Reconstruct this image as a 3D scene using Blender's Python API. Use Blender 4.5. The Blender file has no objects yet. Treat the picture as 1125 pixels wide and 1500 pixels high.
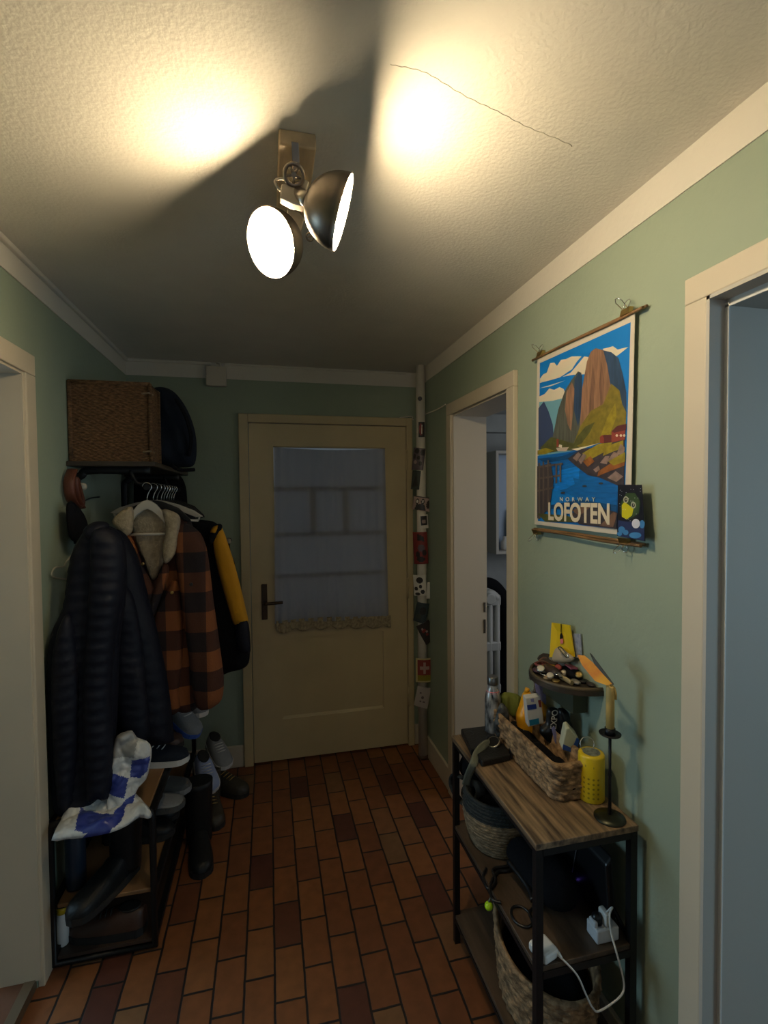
import bpy, bmesh, math, random
from mathutils import Vector, Matrix, noise
from mathutils.geometry import delaunay_2d_cdt
random.seed(7)
SC = bpy.context.scene
COL = SC.collection
PI = math.pi

# ------------------------------------------------------------------ camera
CAM_H, F_PX, YAW, PITCH, ROLL = 1.5733, 719.0, .232, -.0307, -.0094
sy_, cy_ = math.sin(YAW), math.cos(YAW); sp_, cp_ = math.sin(PITCH), math.cos(PITCH)
_f = Vector((sy_, cy_, 0)); _r = Vector((cy_, -sy_, 0)); _u = Vector((0, 0, 1))
FW = _f * cp_ + _u * sp_; _u2 = _u * cp_ - _f * sp_
RT = _r * math.cos(ROLL) + _u2 * math.sin(ROLL); UP = _u2 * math.cos(ROLL) - _r * math.sin(ROLL)
cam = bpy.data.cameras.new('camera'); co = bpy.data.objects.new('camera', cam); COL.objects.link(co)
cam.sensor_fit = 'VERTICAL'; cam.sensor_height = 36; cam.sensor_width = 27; cam.lens = F_PX / 1500 * 36
cam.clip_start = .02
m = Matrix((RT, UP, -FW)).transposed().to_4x4(); m.translation = (0, 0, CAM_H); co.matrix_world = m
SC.camera = co

def at(px, py, **k):
    """point of the place seen at a photo position, on a plane X=, Y= or Z="""
    d = RT * ((px - 562.5) / F_PX) - UP * ((py - 750) / F_PX) + FW
    (a, v), = k.items(); i = 'XYZ'.index(a); c = Vector((0, 0, CAM_H))
    return c + d * ((v - c[i]) / d[i])

# ------------------------------------------------------------------ world, light, exposure
w = bpy.data.worlds.new('world'); SC.world = w; w.use_nodes = True
w.node_tree.nodes['Background'].inputs[0].default_value = (.5, .65, 1, 1)
w.node_tree.nodes['Background'].inputs[1].default_value = .05
SC.view_settings.view_transform = 'Standard'; SC.view_settings.look = 'None'
SC.view_settings.gamma = 1; SC.view_settings.use_curve_mapping = False
SC.view_settings.exposure = 0
BULB_L = 420.0
DAY = (.62, .80, 1.0)
def area(name, loc, aim, sx, sz, power, col=DAY):
    l = bpy.data.lights.new(name, 'AREA'); l.shape = 'RECTANGLE'; l.size = sx; l.size_y = sz; l.energy = power; l.color = col
    o = bpy.data.objects.new(name, l); COL.objects.link(o); o.location = loc
    o.rotation_euler = (Vector(aim) - Vector(loc)).to_track_quat('-Z', 'Y').to_euler(); return o
area('daylight_back', (0.1, -1.5, 1.5), (0.1, 2, 1.1), 1.1, 1.2, 3.0, (.68, .82, 1))
area('daylight_left_room', (-2.9, 2.0, 1.5), (-.8, 1.4, 1.1), 1.2, 1.3, 34, (.52, .80, 1))
area('daylight_right_room', (2.9, -.9, 1.4), (.9, .6, 1.2), 1.3, 1.3, 20, (.52, .80, 1))
area('daylight_kitchen', (2.4, 1.7, 1.6), (1.35, 3.0, 1.0), 1.0, 1.2, 6, (.92, .95, 1))
area('daylight_stairwell', (.4, 3.75, 1.45), (.4, 3, 1.35), 1.2, 1.5, .55)

# ------------------------------------------------------------------ materials
def mat(name, rgb, rough=.6, metal=0, var=None, bump=None, rgb2=None, coat=0, trans=0, aniso=None, spec=None):
    """var=(scale, amount) colour mottling between rgb and rgb2; bump=(scale, strength)"""
    m_ = bpy.data.materials.new(name); m_.use_nodes = True
    nt = m_.node_tree; b = nt.nodes['Principled BSDF']
    b.inputs['Base Color'].default_value = (*rgb, 1); b.inputs['Roughness'].default_value = rough
    b.inputs['Metallic'].default_value = metal
    if spec is not None: b.inputs['Specular IOR Level'].default_value = spec
    if coat: b.inputs['Coat Weight'].default_value = coat
    if trans: b.inputs['Transmission Weight'].default_value = trans
    if var or bump:
        tc = nt.nodes.new('ShaderNodeTexCoord')
        mp = nt.nodes.new('ShaderNodeMapping'); nt.links.new(tc.outputs['Object'], mp.inputs[0])
        if aniso: mp.inputs['Scale'].default_value = aniso
    if var:
        n = nt.nodes.new('ShaderNodeTexNoise'); n.inputs['Scale'].default_value = var[0]; n.inputs['Detail'].default_value = 5
        nt.links.new(mp.outputs[0], n.inputs['Vector'])
        r = nt.nodes.new('ShaderNodeValToRGB'); r.color_ramp.elements[0].position = .35; r.color_ramp.elements[1].position = .65
        c2 = rgb2 or tuple(c * (1 - var[1]) for c in rgb)
        r.color_ramp.elements[0].color = (*c2, 1); r.color_ramp.elements[1].color = (*rgb, 1)
        nt.links.new(n.outputs['Fac'], r.inputs[0]); nt.links.new(r.outputs[0], b.inputs['Base Color'])
    if bump:
        n = nt.nodes.new('ShaderNodeTexNoise'); n.inputs['Scale'].default_value = bump[0]; n.inputs['Detail'].default_value = 4
        nt.links.new(mp.outputs[0], n.inputs['Vector'])
        bp = nt.nodes.new('ShaderNodeBump'); bp.inputs['Strength'].default_value = bump[1]; bp.inputs['Distance'].default_value = .004
        nt.links.new(n.outputs['Fac'], bp.inputs['Height']); nt.links.new(bp.outputs[0], b.inputs['Normal'])
    return m_

def emit(name, rgb, s):
    m_ = bpy.data.materials.new(name); m_.use_nodes = True; b = m_.node_tree.nodes['Principled BSDF']
    b.inputs['Base Color'].default_value = (*rgb, 1)
    b.inputs['Emission Color'].default_value = (*rgb, 1); b.inputs['Emission Strength'].default_value = s; return m_

WALL = mat('sage_green_paint', (.31, .375, .285), .75, bump=(60, .25), var=(3, .05))
WHITE = mat('white_plaster', (.70, .66, .58), .8, bump=(55, .3))
CEIL = mat('rough_ceiling_plaster', (.77, .74, .67), .85, bump=(110, .34), var=(6, .05))
CREAM = mat('cream_gloss_paint', (.60, .53, .41), .45, bump=(25, .08), var=(4, .05))
DOORP = mat('old_yellowed_paint', (.58, .47, .27), .45, bump=(25, .08), var=(5, .08))
REVEAL = mat('beige_jamb_paint', (.56, .51, .42), .55, bump=(40, .1))
GREYP = mat('grey_white_paint', (.48, .45, .40), .55, bump=(40, .1))
PIPEW = mat('white_pipe_enamel', (.66, .62, .54), .35)
BLK = mat('black_metal', (.008, .008, .009), .45, .3)
BLKC = mat('black_cloth', (.009, .009, .011), .9, bump=(200, .3), spec=.1)
NAVY = mat('navy_nylon', (.0050, .0060, .0135), .62, bump=(40, .4), spec=.3)
NAVY2 = mat('dark_navy_cloth', (.014, .019, .030), .85, bump=(120, .4), spec=.15)
BLKP = mat('black_plastic', (.008, .008, .009), .35)
LEATHER = mat('black_leather', (.010, .010, .010), .45, bump=(150, .3))
CHROME = mat('polished_steel', (.7, .7, .7), .18, 1)
STEEL = mat('dark_bronze_steel', (.30, .25, .20), .38, 1, var=(12, .3))
BRASS = mat('brass', (.55, .38, .14), .3, 1)
WOODP = mat('pale_rustic_wood', (.55, .41, .24), .6, var=(18, .4), bump=(40, .3), aniso=(1, .15, 1))
WOODB = mat('bench_oak_board', (.27, .15, .065), .55, var=(14, .35), bump=(40, .2), aniso=(1, .12, 1))
ROD = mat('bamboo_rod', (.24, .13, .05), .6, var=(30, .5), bump=(60, .3), aniso=(1, .3, 1))
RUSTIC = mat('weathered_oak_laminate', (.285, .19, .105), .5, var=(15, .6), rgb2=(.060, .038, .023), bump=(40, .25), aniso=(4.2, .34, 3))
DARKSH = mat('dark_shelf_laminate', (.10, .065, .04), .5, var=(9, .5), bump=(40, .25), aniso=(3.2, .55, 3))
WEAVE = mat('braided_seagrass', (.42, .26, .13), .8, var=(38, .6), rgb2=(.13, .075, .035), bump=(120, .8), aniso=(1, 1, 1.6))
WEAVE2 = mat('pale_seagrass', (.34, .25, .15), .8, var=(45, .5), rgb2=(.17, .12, .065), bump=(140, .8), aniso=(1, 1, 2))
WEAVE3 = mat('dark_reed', (.22, .115, .048), .75, var=(55, .6), rgb2=(.075, .036, .013), bump=(150, .9), aniso=(1, 1, 3))
YEL = mat('yellow_enamel', (.72, .50, .012), .35)
YELP = mat('yellow_paper', (.75, .52, .01), .5)
ORAN = mat('orange_yellow_plastic', (.85, .40, .015), .35)
GOLD = mat('golden_yellow_fleece', (.62, .29, .008), .85, bump=(100, .3))
PLW = mat('white_plastic', (.72, .71, .68), .35)
PAPER = mat('white_paper', (.70, .67, .60), .6)
BLUEP = mat('blue_print', (.02, .05, .28), .5)
TEALP = mat('teal_print', (.02, .22, .36), .5)
LILAC = mat('lilac_card', (.28, .28, .55), .5)
SHERPA = mat('cream_sherpa_fleece', (.47, .38, .25), .95, bump=(160, 1.0), var=(60, .25))
GRNB = mat('dark_green_board', (.055, .06, .032), .6)
OLIVE = mat('olive_green_cloth', (.16, .19, .03), .8, bump=(80, .4))
STRAP = mat('grey_green_webbing', (.14, .15, .11), .8, bump=(200, .4))
GREYC = mat('grey_felt', (.07, .075, .075), .9, bump=(150, .5))
RIMB = mat('blackened_weave', (.022, .027, .028), .85, bump=(150, .8))
CANDLE = mat('ivory_wax', (.68, .45, .14), .5)
PINK = mat('pink_plastic', (.75, .18, .22), .4)
RED = mat('dark_red_print', (.24, .035, .03), .5)
SKIN = mat('photo_pale_tone', (.42, .30, .26), .5)
DKPH = mat('photo_dark_tone', (.03, .025, .025), .4)
PURP = mat('photo_purple_grey', (.13, .10, .11), .4)
GRPH = mat('photo_green_grey', (.05, .06, .05), .4)
BROWNL = mat('red_brown_leather', (.11, .032, .016), .5, bump=(60, .4))
BONE = mat('pale_bone', (.48, .43, .34), .4)
SOLE = mat('white_rubber', (.62, .62, .60), .6)
SHOEW = mat('grey_white_mesh', (.20, .21, .22), .8, bump=(150, .4))
SHOEB = mat('blue_mesh', (.05, .12, .45), .7)
BOOT = mat('worn_black_boot_leather', (.008, .009, .010), .45, bump=(80, .3), spec=.3)
BOOTB = mat('dark_olive_boot_leather', (.035, .030, .020), .55, bump=(80, .3))
BOOTR = mat('dark_brown_shoe_leather', (.050, .026, .018), .5, bump=(80, .3))
GLOW = mat('lime_plastic', (.45, .75, .02), .25)
GLASSM = mat('clear_glass', (.9, .92, .9), .05, trans=1)
RUBBER = mat('black_rubber', (.012, .012, .012), .7)
BULB = emit('lit_lamp_glass', (1.0, .79, .49), BULB_L)
LED = emit('violet_led', (.25, .15, 1.0), 3)
SHADEIN = mat('white_shade_lining', (.85, .83, .78), .5)

def tiles_material():
    m_ = bpy.data.materials.new('terracotta_tiles'); m_.use_nodes = True; nt = m_.node_tree; b = nt.nodes['Principled BSDF']
    tc = nt.nodes.new('ShaderNodeTexCoord'); sep = nt.nodes.new('ShaderNodeSeparateXYZ'); nt.links.new(tc.outputs['Object'], sep.inputs[0])
    cmb = nt.nodes.new('ShaderNodeCombineXYZ'); nt.links.new(sep.outputs[1], cmb.inputs[0]); nt.links.new(sep.outputs[0], cmb.inputs[1])
    ns = nt.nodes.new('ShaderNodeTexNoise'); ns.inputs['Scale'].default_value = 14; nt.links.new(tc.outputs['Object'], ns.inputs['Vector'])
    vm = nt.nodes.new('ShaderNodeVectorMath'); vm.operation = 'MULTIPLY_ADD'; vm.inputs[1].default_value = (.006, .006, 0); nt.links.new(ns.outputs['Color'], vm.inputs[0]); nt.links.new(cmb.outputs[0], vm.inputs[2])
    ad = nt.nodes.new('ShaderNodeVectorMath'); ad.inputs[1].default_value = (TILE_OX, TILE_OY, 0); nt.links.new(vm.outputs[0], ad.inputs[0])
    br = nt.nodes.new('ShaderNodeTexBrick'); nt.links.new(ad.outputs[0], br.inputs['Vector'])
    br.inputs['Color1'].default_value = (0, 0, 0, 1); br.inputs['Color2'].default_value = (1, 1, 1, 1); br.inputs['Mortar'].default_value = (.5, .5, .5, 1)
    br.inputs['Scale'].default_value = 1; br.inputs['Mortar Size'].default_value = .0042; br.inputs['Mortar Smooth'].default_value = .3
    br.inputs['Brick Width'].default_value = .19; br.inputs['Row Height'].default_value = .0955; br.offset = .5
    rp = nt.nodes.new('ShaderNodeValToRGB'); nt.links.new(br.outputs['Color'], rp.inputs[0]); e = rp.color_ramp.elements
    e[0].position = 0; e[0].color = (.115, .036, .022, 1); e[1].position = 1; e[1].color = (.235, .125, .055, 1)
    for p_, c_ in ((.12, (.135, .042, .022)), (.2, (.225, .078, .030)), (.6, (.275, .098, .033)), (.88, (.32, .125, .040)), (.95, (.29, .12, .046))):
        x = e.new(p_); x.color = (*c_, 1)
    n2 = nt.nodes.new('ShaderNodeTexNoise'); n2.inputs['Scale'].default_value = 22; n2.inputs['Detail'].default_value = 6; nt.links.new(tc.outputs['Object'], n2.inputs['Vector'])
    mx = nt.nodes.new('ShaderNodeMix'); mx.data_type = 'RGBA'; mx.blend_type = 'MULTIPLY'; mx.inputs[0].default_value = .5
    nt.links.new(rp.outputs[0], mx.inputs[6]); nt.links.new(n2.outputs['Fac'], mx.inputs[7])
    mm = nt.nodes.new('ShaderNodeMix'); mm.data_type = 'RGBA'; nt.links.new(br.outputs['Fac'], mm.inputs[0]); nt.links.new(mx.outputs[2], mm.inputs[6]); mm.inputs[7].default_value = (.016, .011, .009, 1)
    nt.links.new(mm.outputs[2], b.inputs['Base Color']); b.inputs['Roughness'].default_value = .55
    inv = nt.nodes.new('ShaderNodeMath'); inv.operation = 'MULTIPLY_ADD'; inv.inputs[1].default_value = -1; inv.inputs[2].default_value = 1; nt.links.new(br.outputs['Fac'], inv.inputs[0])
    a2 = nt.nodes.new('ShaderNodeMath'); a2.operation = 'MULTIPLY_ADD'; a2.inputs[1].default_value = .35; nt.links.new(n2.outputs['Fac'], a2.inputs[0]); nt.links.new(inv.outputs[0], a2.inputs[2])
    bp = nt.nodes.new('ShaderNodeBump'); bp.inputs['Strength'].default_value = .7; bp.inputs['Distance'].default_value = .004
    nt.links.new(a2.outputs[0], bp.inputs['Height']); nt.links.new(bp.outputs[0], b.inputs['Normal'])
    return m_
TILE_OX, TILE_OY = .09, .0
TILES = tiles_material()

def plaid_material():
    m_ = bpy.data.materials.new('rust_buffalo_plaid'); m_.use_nodes = True; nt = m_.node_tree; b = nt.nodes['Principled BSDF']; b.inputs['Roughness'].default_value = .95
    tc = nt.nodes.new('ShaderNodeTexCoord'); sep = nt.nodes.new('ShaderNodeSeparateXYZ'); nt.links.new(tc.outputs['Object'], sep.inputs[0])
    out = []
    for i, (p_, o_) in ((0, (.165, .02)), (2, (.165, .055))):
        a = nt.nodes.new('ShaderNodeMath'); a.operation = 'MULTIPLY_ADD'; a.inputs[1].default_value = 1 / p_; a.inputs[2].default_value = 20 + o_ / p_; nt.links.new(sep.outputs[i], a.inputs[0])
        f = nt.nodes.new('ShaderNodeMath'); f.operation = 'FRACT'; nt.links.new(a.outputs[0], f.inputs[0])
        g = nt.nodes.new('ShaderNodeMath'); g.operation = 'GREATER_THAN'; g.inputs[1].default_value = .5; nt.links.new(f.outputs[0], g.inputs[0]); out.append(g)
    s = nt.nodes.new('ShaderNodeMath'); s.operation = 'MULTIPLY_ADD'; s.inputs[1].default_value = .5; nt.links.new(out[0].outputs[0], s.inputs[0])
    h = nt.nodes.new('ShaderNodeMath'); h.operation = 'MULTIPLY'; h.inputs[1].default_value = .45; nt.links.new(out[1].outputs[0], h.inputs[0]); nt.links.new(h.outputs[0], s.inputs[2])
    rp = nt.nodes.new('ShaderNodeValToRGB'); rp.color_ramp.interpolation = 'CONSTANT'; e = rp.color_ramp.elements
    e[0].position = 0; e[0].color = (.26, .085, .026, 1); e[1].position = .4; e[1].color = (.075, .026, .015, 1)
    x = e.new(.47); x.color = (.085, .03, .016, 1); x = e.new(.8); x.color = (.018, .012, .014, 1)
    nt.links.new(s.outputs[0], rp.inputs[0]); nt.links.new(rp.outputs[0], b.inputs['Base Color'])
    n = nt.nodes.new('ShaderNodeTexNoise'); n.inputs['Scale'].default_value = 180; nt.links.new(tc.outputs['Object'], n.inputs['Vector'])
    bp = nt.nodes.new('ShaderNodeBump'); bp.inputs['Strength'].default_value = .5; bp.inputs['Distance'].default_value = .003
    nt.links.new(n.outputs['Fac'], bp.inputs['Height']); nt.links.new(bp.outputs[0], b.inputs['Normal'])
    return m_
PLAID = plaid_material()

def curtain_material():
    m_ = bpy.data.materials.new('sheer_white_voile'); m_.use_nodes = True; nt = m_.node_tree; nt.nodes.remove(nt.nodes['Principled BSDF'])
    o = nt.nodes['Material Output']; d = nt.nodes.new('ShaderNodeBsdfDiffuse'); d.inputs[0].default_value = (.50, .49, .50, 1)
    t = nt.nodes.new('ShaderNodeBsdfTranslucent'); t.inputs[0].default_value = (.62, .63, .68, 1)
    mx = nt.nodes.new('ShaderNodeMixShader'); mx.inputs[0].default_value = .5; nt.links.new(d.outputs[0], mx.inputs[1]); nt.links.new(t.outputs[0], mx.inputs[2])
    tr = nt.nodes.new('ShaderNodeBsdfTransparent'); m2 = nt.nodes.new('ShaderNodeMixShader'); m2.inputs[0].default_value = .10
    nt.links.new(mx.outputs[0], m2.inputs[1]); nt.links.new(tr.outputs[0], m2.inputs[2]); nt.links.new(m2.outputs[0], o.inputs[0])
    return m_
VOILE = curtain_material()
LACE = mat('crocheted_lace', (.50, .41, .25), .9, bump=(140, 1), var=(70, .5))

def bag_material():
    m_ = bpy.data.materials.new('white_and_blue_plastic_film'); m_.use_nodes = True; nt = m_.node_tree; b = nt.nodes['Principled BSDF']; b.inputs['Roughness'].default_value = .35
    b.inputs['Base Color'].default_value = (.62, .62, .60, 1)
    tc = nt.nodes.new('ShaderNodeTexCoord')
    n = nt.nodes.new('ShaderNodeTexNoise'); n.inputs['Scale'].default_value = 30; nt.links.new(tc.outputs['Object'], n.inputs['Vector'])
    bp = nt.nodes.new('ShaderNodeBump'); bp.inputs['Strength'].default_value = .8; bp.inputs['Distance'].default_value = .01
    nt.links.new(n.outputs['Fac'], bp.inputs['Height']); nt.links.new(bp.outputs[0], b.inputs['Normal'])
    return m_
FILM = bag_material()
FILMB = mat('blue_printed_film', (.018, .035, .24), .35, var=(25, .35), rgb2=(.05, .07, .27), bump=(30, .6))
FILMG = mat('grey_clear_film', (.30, .30, .29), .3, bump=(30, .8))

# ------------------------------------------------------------------ mesh helpers
def box(bm, lo, hi, mi=0):
    x0, y0, z0 = lo; x1, y1, z1 = hi
    v = [bm.verts.new(p) for p in ((x0, y0, z0), (x1, y0, z0), (x1, y1, z0), (x0, y1, z0), (x0, y0, z1), (x1, y0, z1), (x1, y1, z1), (x0, y1, z1))]
    for f in ((0, 3, 2, 1), (4, 5, 6, 7), (0, 1, 5, 4), (1, 2, 6, 5), (2, 3, 7, 6), (3, 0, 4, 7)):
        bm.faces.new([v[i] for i in f]).material_index = mi
    return v
def obox(bm, c, ax, ay, az, mi=0):
    """box from a centre and three half-axis vectors"""
    c, ax, ay, az = map(Vector, (c, ax, ay, az)); v = []
    for s in ((-1, -1, -1), (1, -1, -1), (1, 1, -1), (-1, 1, -1), (-1, -1, 1), (1, -1, 1), (1, 1, 1), (-1, 1, 1)):
        v.append(bm.verts.new(c + ax * s[0] + ay * s[1] + az * s[2]))
    for f in ((0, 3, 2, 1), (4, 5, 6, 7), (0, 1, 5, 4), (1, 2, 6, 5), (2, 3, 7, 6), (3, 0, 4, 7)):
        bm.faces.new([v[i] for i in f]).material_index = mi
def frame_of(d):
    d = Vector(d).normalized(); a = Vector((0, 0, 1)) if abs(d.z) < .9 else Vector((1, 0, 0))
    u = d.cross(a).normalized(); return u, d.cross(u).normalized(), d
def catmull(pts, n=8):
    pts = [Vector(p) for p in pts]; out = []
    for i in range(len(pts) - 1):
        p0 = pts[max(i - 1, 0)]; p1 = pts[i]; p2 = pts[i + 1]; p3 = pts[min(i + 2, len(pts) - 1)]
        for k in range(n):
            t = k / n; out.append(.5 * ((2 * p1) + (p2 - p0) * t + (2 * p0 - 5 * p1 + 4 * p2 - p3) * t * t + (3 * p1 - p0 - 3 * p2 + p3) * t ** 3))
    return out + [pts[-1]]
def tube(bm, pts, r, seg=10, smooth=0, cap=True, mi=0, closed=False, ru=1, rv=1):
    pts = catmull(pts, smooth) if smooth else [Vector(p) for p in pts]
    n = len(pts); rs = r if isinstance(r, (list, tuple)) else [r] * n
    if len(rs) != n: rs = [rs[min(int(i / (n - 1) * (len(rs) - 1)), len(rs) - 2)] * (1 - ((i / (n - 1) * (len(rs) - 1)) % 1 if i < n - 1 else 1)) + rs[min(int(i / (n - 1) * (len(rs) - 1)) + 1, len(rs) - 1)] * ((i / (n - 1) * (len(rs) - 1)) % 1 if i < n - 1 else 1) for i in range(n)]
    rings = []; u = None
    for i, p in enumerate(pts):
        if closed: d = pts[(i + 1) % n] - pts[i - 1]
        else: d = pts[min(i + 1, n - 1)] - pts[max(i - 1, 0)]
        d.normalize()
        if u is None: u, v, _ = frame_of(d)
        else:
            u = (u - d * u.dot(d)).normalized(); v = d.cross(u)
        rings.append([bm.verts.new(p + (u * math.cos(2 * PI * k / seg) * ru + v * math.sin(2 * PI * k / seg) * rv) * rs[i]) for k in range(seg)])
    for i in range(n if closed else n - 1):
        a, b = rings[i], rings[(i + 1) % n]
        for k in range(seg):
            f = bm.faces.new((a[k], a[(k + 1) % seg], b[(k + 1) % seg], b[k])); f.smooth = True; f.material_index = mi
    if cap and not closed:
        bm.faces.new(rings[0][::-1]).material_index = mi; bm.faces.new(rings[-1]).material_index = mi
def lathe(bm, prof, M=None, seg=32, mi=0, fn=None, cap0=True, cap1=True, sx=1, sy=1):
    """prof: (radius, height) list round the local Z axis"""
    M = M or Matrix(); rings = []
    for j, (r, z) in enumerate(prof):
        ring = []
        for k in range(seg):
            a = 2 * PI * k / seg; rr, zz = (fn(r, z, a, j) if fn else (r, z))
            ring.append(bm.verts.new(M @ Vector((rr * math.cos(a) * sx, rr * math.sin(a) * sy, zz))))
        rings.append(ring)
    for j in range(len(rings) - 1):
        for k in range(seg):
            f = bm.faces.new((rings[j][k], rings[j][(k + 1) % seg], rings[j + 1][(k + 1) % seg], rings[j + 1][k])); f.smooth = True; f.material_index = mi
    if cap0: bm.faces.new(rings[0][::-1]).material_index = mi
    if cap1: bm.faces.new(rings[-1]).material_index = mi
def axisM(c, d):
    u, v, d = frame_of(d); M = Matrix((u, v, d)).transposed().to_4x4(); M.translation = Vector(c); return M
def cyl(bm, a, b, r, seg=20, mi=0, r2=None):
    a, b = Vector(a), Vector(b); L = (b - a).length; lathe(bm, [(r, 0), (r if r2 is None else r2, L)], axisM(a, b - a), seg, mi)
def sphere(bm, c, r, mi=0, seg=16, sc=(1, 1, 1)):
    pr = [(r * math.sin(PI * j / 10), -r * math.cos(PI * j / 10) * sc[2]) for j in range(1, 10)]
    lathe(bm, pr, Matrix.Translation(Vector(c)), seg, mi, sx=sc[0], sy=sc[1])
def sheet(bm, fn, nu, nv, mi=0, th=0, smooth=True):
    """fn(u,v) -> point; one-sided grid (add th for a second skin along the local normal)"""
    g = [[Vector(fn(i / nu, j / nv)) for j in range(nv + 1)] for i in range(nu + 1)]
    V = [[bm.verts.new(p) for p in row] for row in g]
    for i in range(nu):
        for j in range(nv):
            f = bm.faces.new((V[i][j], V[i + 1][j], V[i + 1][j + 1], V[i][j + 1])); f.smooth = smooth; f.material_index = mi
    if th:
        nrm = lambda i, j: ((g[min(i + 1, nu)][j] - g[max(i - 1, 0)][j]).cross(g[i][min(j + 1, nv)] - g[i][max(j - 1, 0)])).normalized()
        U = [[bm.verts.new(g[i][j] - nrm(i, j) * th) for j in range(nv + 1)] for i in range(nu + 1)]
        for i in range(nu):
            for j in range(nv):
                f = bm.faces.new((U[i][j + 1], U[i + 1][j + 1], U[i + 1][j], U[i][j])); f.smooth = smooth; f.material_index = mi
        for i in range(nu):
            for j, s in ((0, 1), (nv, -1)):
                q = (V[i][j], U[i][j], U[i + 1][j], V[i + 1][j]); bm.faces.new(q if s > 0 else q[::-1]).material_index = mi
        for j in range(nv):
            for i, s in ((0, -1), (nu, 1)):
                q = (V[i][j], U[i][j], U[i][j + 1], V[i][j + 1]); bm.faces.new(q if s > 0 else q[::-1]).material_index = mi
def prism(bm, pts, off, mi=0):
    """extrude a planar outline by the vector off"""
    a = [bm.verts.new(Vector(p)) for p in pts]; b = [bm.verts.new(Vector(p) + Vector(off)) for p in pts]; n = len(a)
    for f in (bm.faces.new(a), bm.faces.new(b[::-1])): f.material_index = mi
    for i in range(n): bm.faces.new((a[i], b[i], b[(i + 1) % n], a[(i + 1) % n])).material_index = mi
def smooth_poly(pts, n=5):
    pts = [Vector(p) for p in pts]; N = len(pts); out = []
    for i in range(N):
        p0, p1, p2, p3 = pts[i - 1], pts[i], pts[(i + 1) % N], pts[(i + 2) % N]
        for k in range(n):
            t = k / n; out.append(.5 * ((2 * p1) + (p2 - p0) * t + (2 * p0 - 5 * p1 + 4 * p2 - p3) * t * t + (3 * p1 - p0 - 3 * p2 + p3) * t ** 3))
    return out
def pillow(bm, outline, normal, T, h=.02, rnd=None, disp=None, mi=0, back=1.0, sm=4, mfn=None):
    """soft body: outline (3D, near planar) inflated by T along +-normal; disp(p, u, v) adds to the front"""
    N = Vector(normal).normalized(); P = [Vector(p) for p in outline]; c = sum(P, Vector()) / len(P)
    u = (Vector((0, 0, 1)).cross(N)); u = u.normalized() if u.length > .1 else Vector((1, 0, 0)); v = N.cross(u)
    q = [Vector(((p - c).dot(u), (p - c).dot(v))) for p in P]
    q = [Vector((p.x, p.y)) for p in smooth_poly([Vector((p.x, p.y, 0)) for p in q], sm)] if sm > 1 else q
    n = len(q); x0 = min(p.x for p in q); x1 = max(p.x for p in q); y0 = min(p.y for p in q); y1 = max(p.y for p in q)
    def dist(p):
        best = 9
        for i in range(n):
            a, b = q[i], q[(i + 1) % n]; ab = b - a; t = max(0, min(1, (p - a).dot(ab) / max(ab.length_squared, 1e-12))); best = min(best, (p - a - ab * t).length)
        return best
    inner = []
    def inside(p):
        r = False; j = n - 1
        for i in range(n):
            if (q[i].y > p.y) != (q[j].y > p.y) and p.x < (q[j].x - q[i].x) * (p.y - q[i].y) / (q[j].y - q[i].y) + q[i].x: r = not r
            j = i
        return r
    yy = y0; row = 0
    while yy < y1:
        xx = x0 + (h / 2 if row % 2 else 0)
        while xx < x1:
            p = Vector((xx, yy))
            if inside(p):
                d = dist(p)
                if d > h * .35: inner.append((p, d))
            xx += h
        yy += h * .87; row += 1
    allp = q + [p for p, d in inner]; ds = [0] * n + [d for p, d in inner]
    vo, ed, fc, ov, oe, of = delaunay_2d_cdt(allp, [], [list(range(n))], 1, 1e-6)
    R = rnd or max(ds) or .01
    d_of = {}
    front, bk = [], []
    for i, p in enumerate(vo):
        d = ds[ov[i][0]] if ov[i] else dist(p)
        t = min(d / R, 1); f = math.sqrt(max(0, 1 - (1 - t) ** 2))
        P3 = c + u * p.x + v * p.y; dd = disp(P3, p.x, p.y) * min(1, t * 2) if disp else 0
        front.append(bm.verts.new(P3 + N * (T * f + dd)))
        bk.append(front[-1] if d < 1e-5 else bm.verts.new(P3 - N * (T * f * back)))
    for f in fc:
        m1 = mfn(c + u * (sum(vo[i].x for i in f) / 3) + v * (sum(vo[i].y for i in f) / 3)) if mfn else mi
        for V, o in ((front, f), (bk, f[::-1])):
            try:
                F = bm.faces.new([V[i] for i in o]); F.smooth = True; F.material_index = m1
            except ValueError: pass
def rbox(bm, lo, hi, r=.006, mi=0, seg=2):
    v = box(bm, lo, hi, mi)
    es = {e for x in v for e in x.link_edges}
    res = bmesh.ops.bevel(bm, geom=list(es), offset=r, segments=seg, affect='EDGES', profile=.5)
    for f in res['faces']: f.smooth = True; f.material_index = mi

def obj(name, bm, mats, parent=None, kind=None, world=True, label=None, bevel=0, rmdbl=False):
    me = bpy.data.meshes.new(name)
    if rmdbl: bmesh.ops.remove_doubles(bm, verts=bm.verts, dist=1e-5)
    bmesh.ops.recalc_face_normals(bm, faces=bm.faces)
    off = Vector()
    p = parent
    while p is not None and world:
        off += p.location; p = p.parent
    if off.length: bmesh.ops.translate(bm, verts=bm.verts, vec=-off)
    bm.to_mesh(me); bm.free()
    for m_ in (mats if isinstance(mats, (list, tuple)) else [mats]): me.materials.append(m_)
    o = bpy.data.objects.new(name, me); COL.objects.link(o)
    if parent is not None: o.parent = parent
    if kind: o['kind'] = kind
    if label: o['label'] = label
    if bevel:
        md = o.modifiers.new('bevel', 'BEVEL'); md.width = bevel; md.segments = 2; md.limit_method = 'ANGLE'
    return o
def thing(name, label, cat, loc=(0, 0, 0), group=None):
    o = bpy.data.objects.new(name, None); COL.objects.link(o); o.location = loc; o.empty_display_size = .05
    o['label'] = label; o['category'] = cat
    if group: o['group'] = group
    return o
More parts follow.
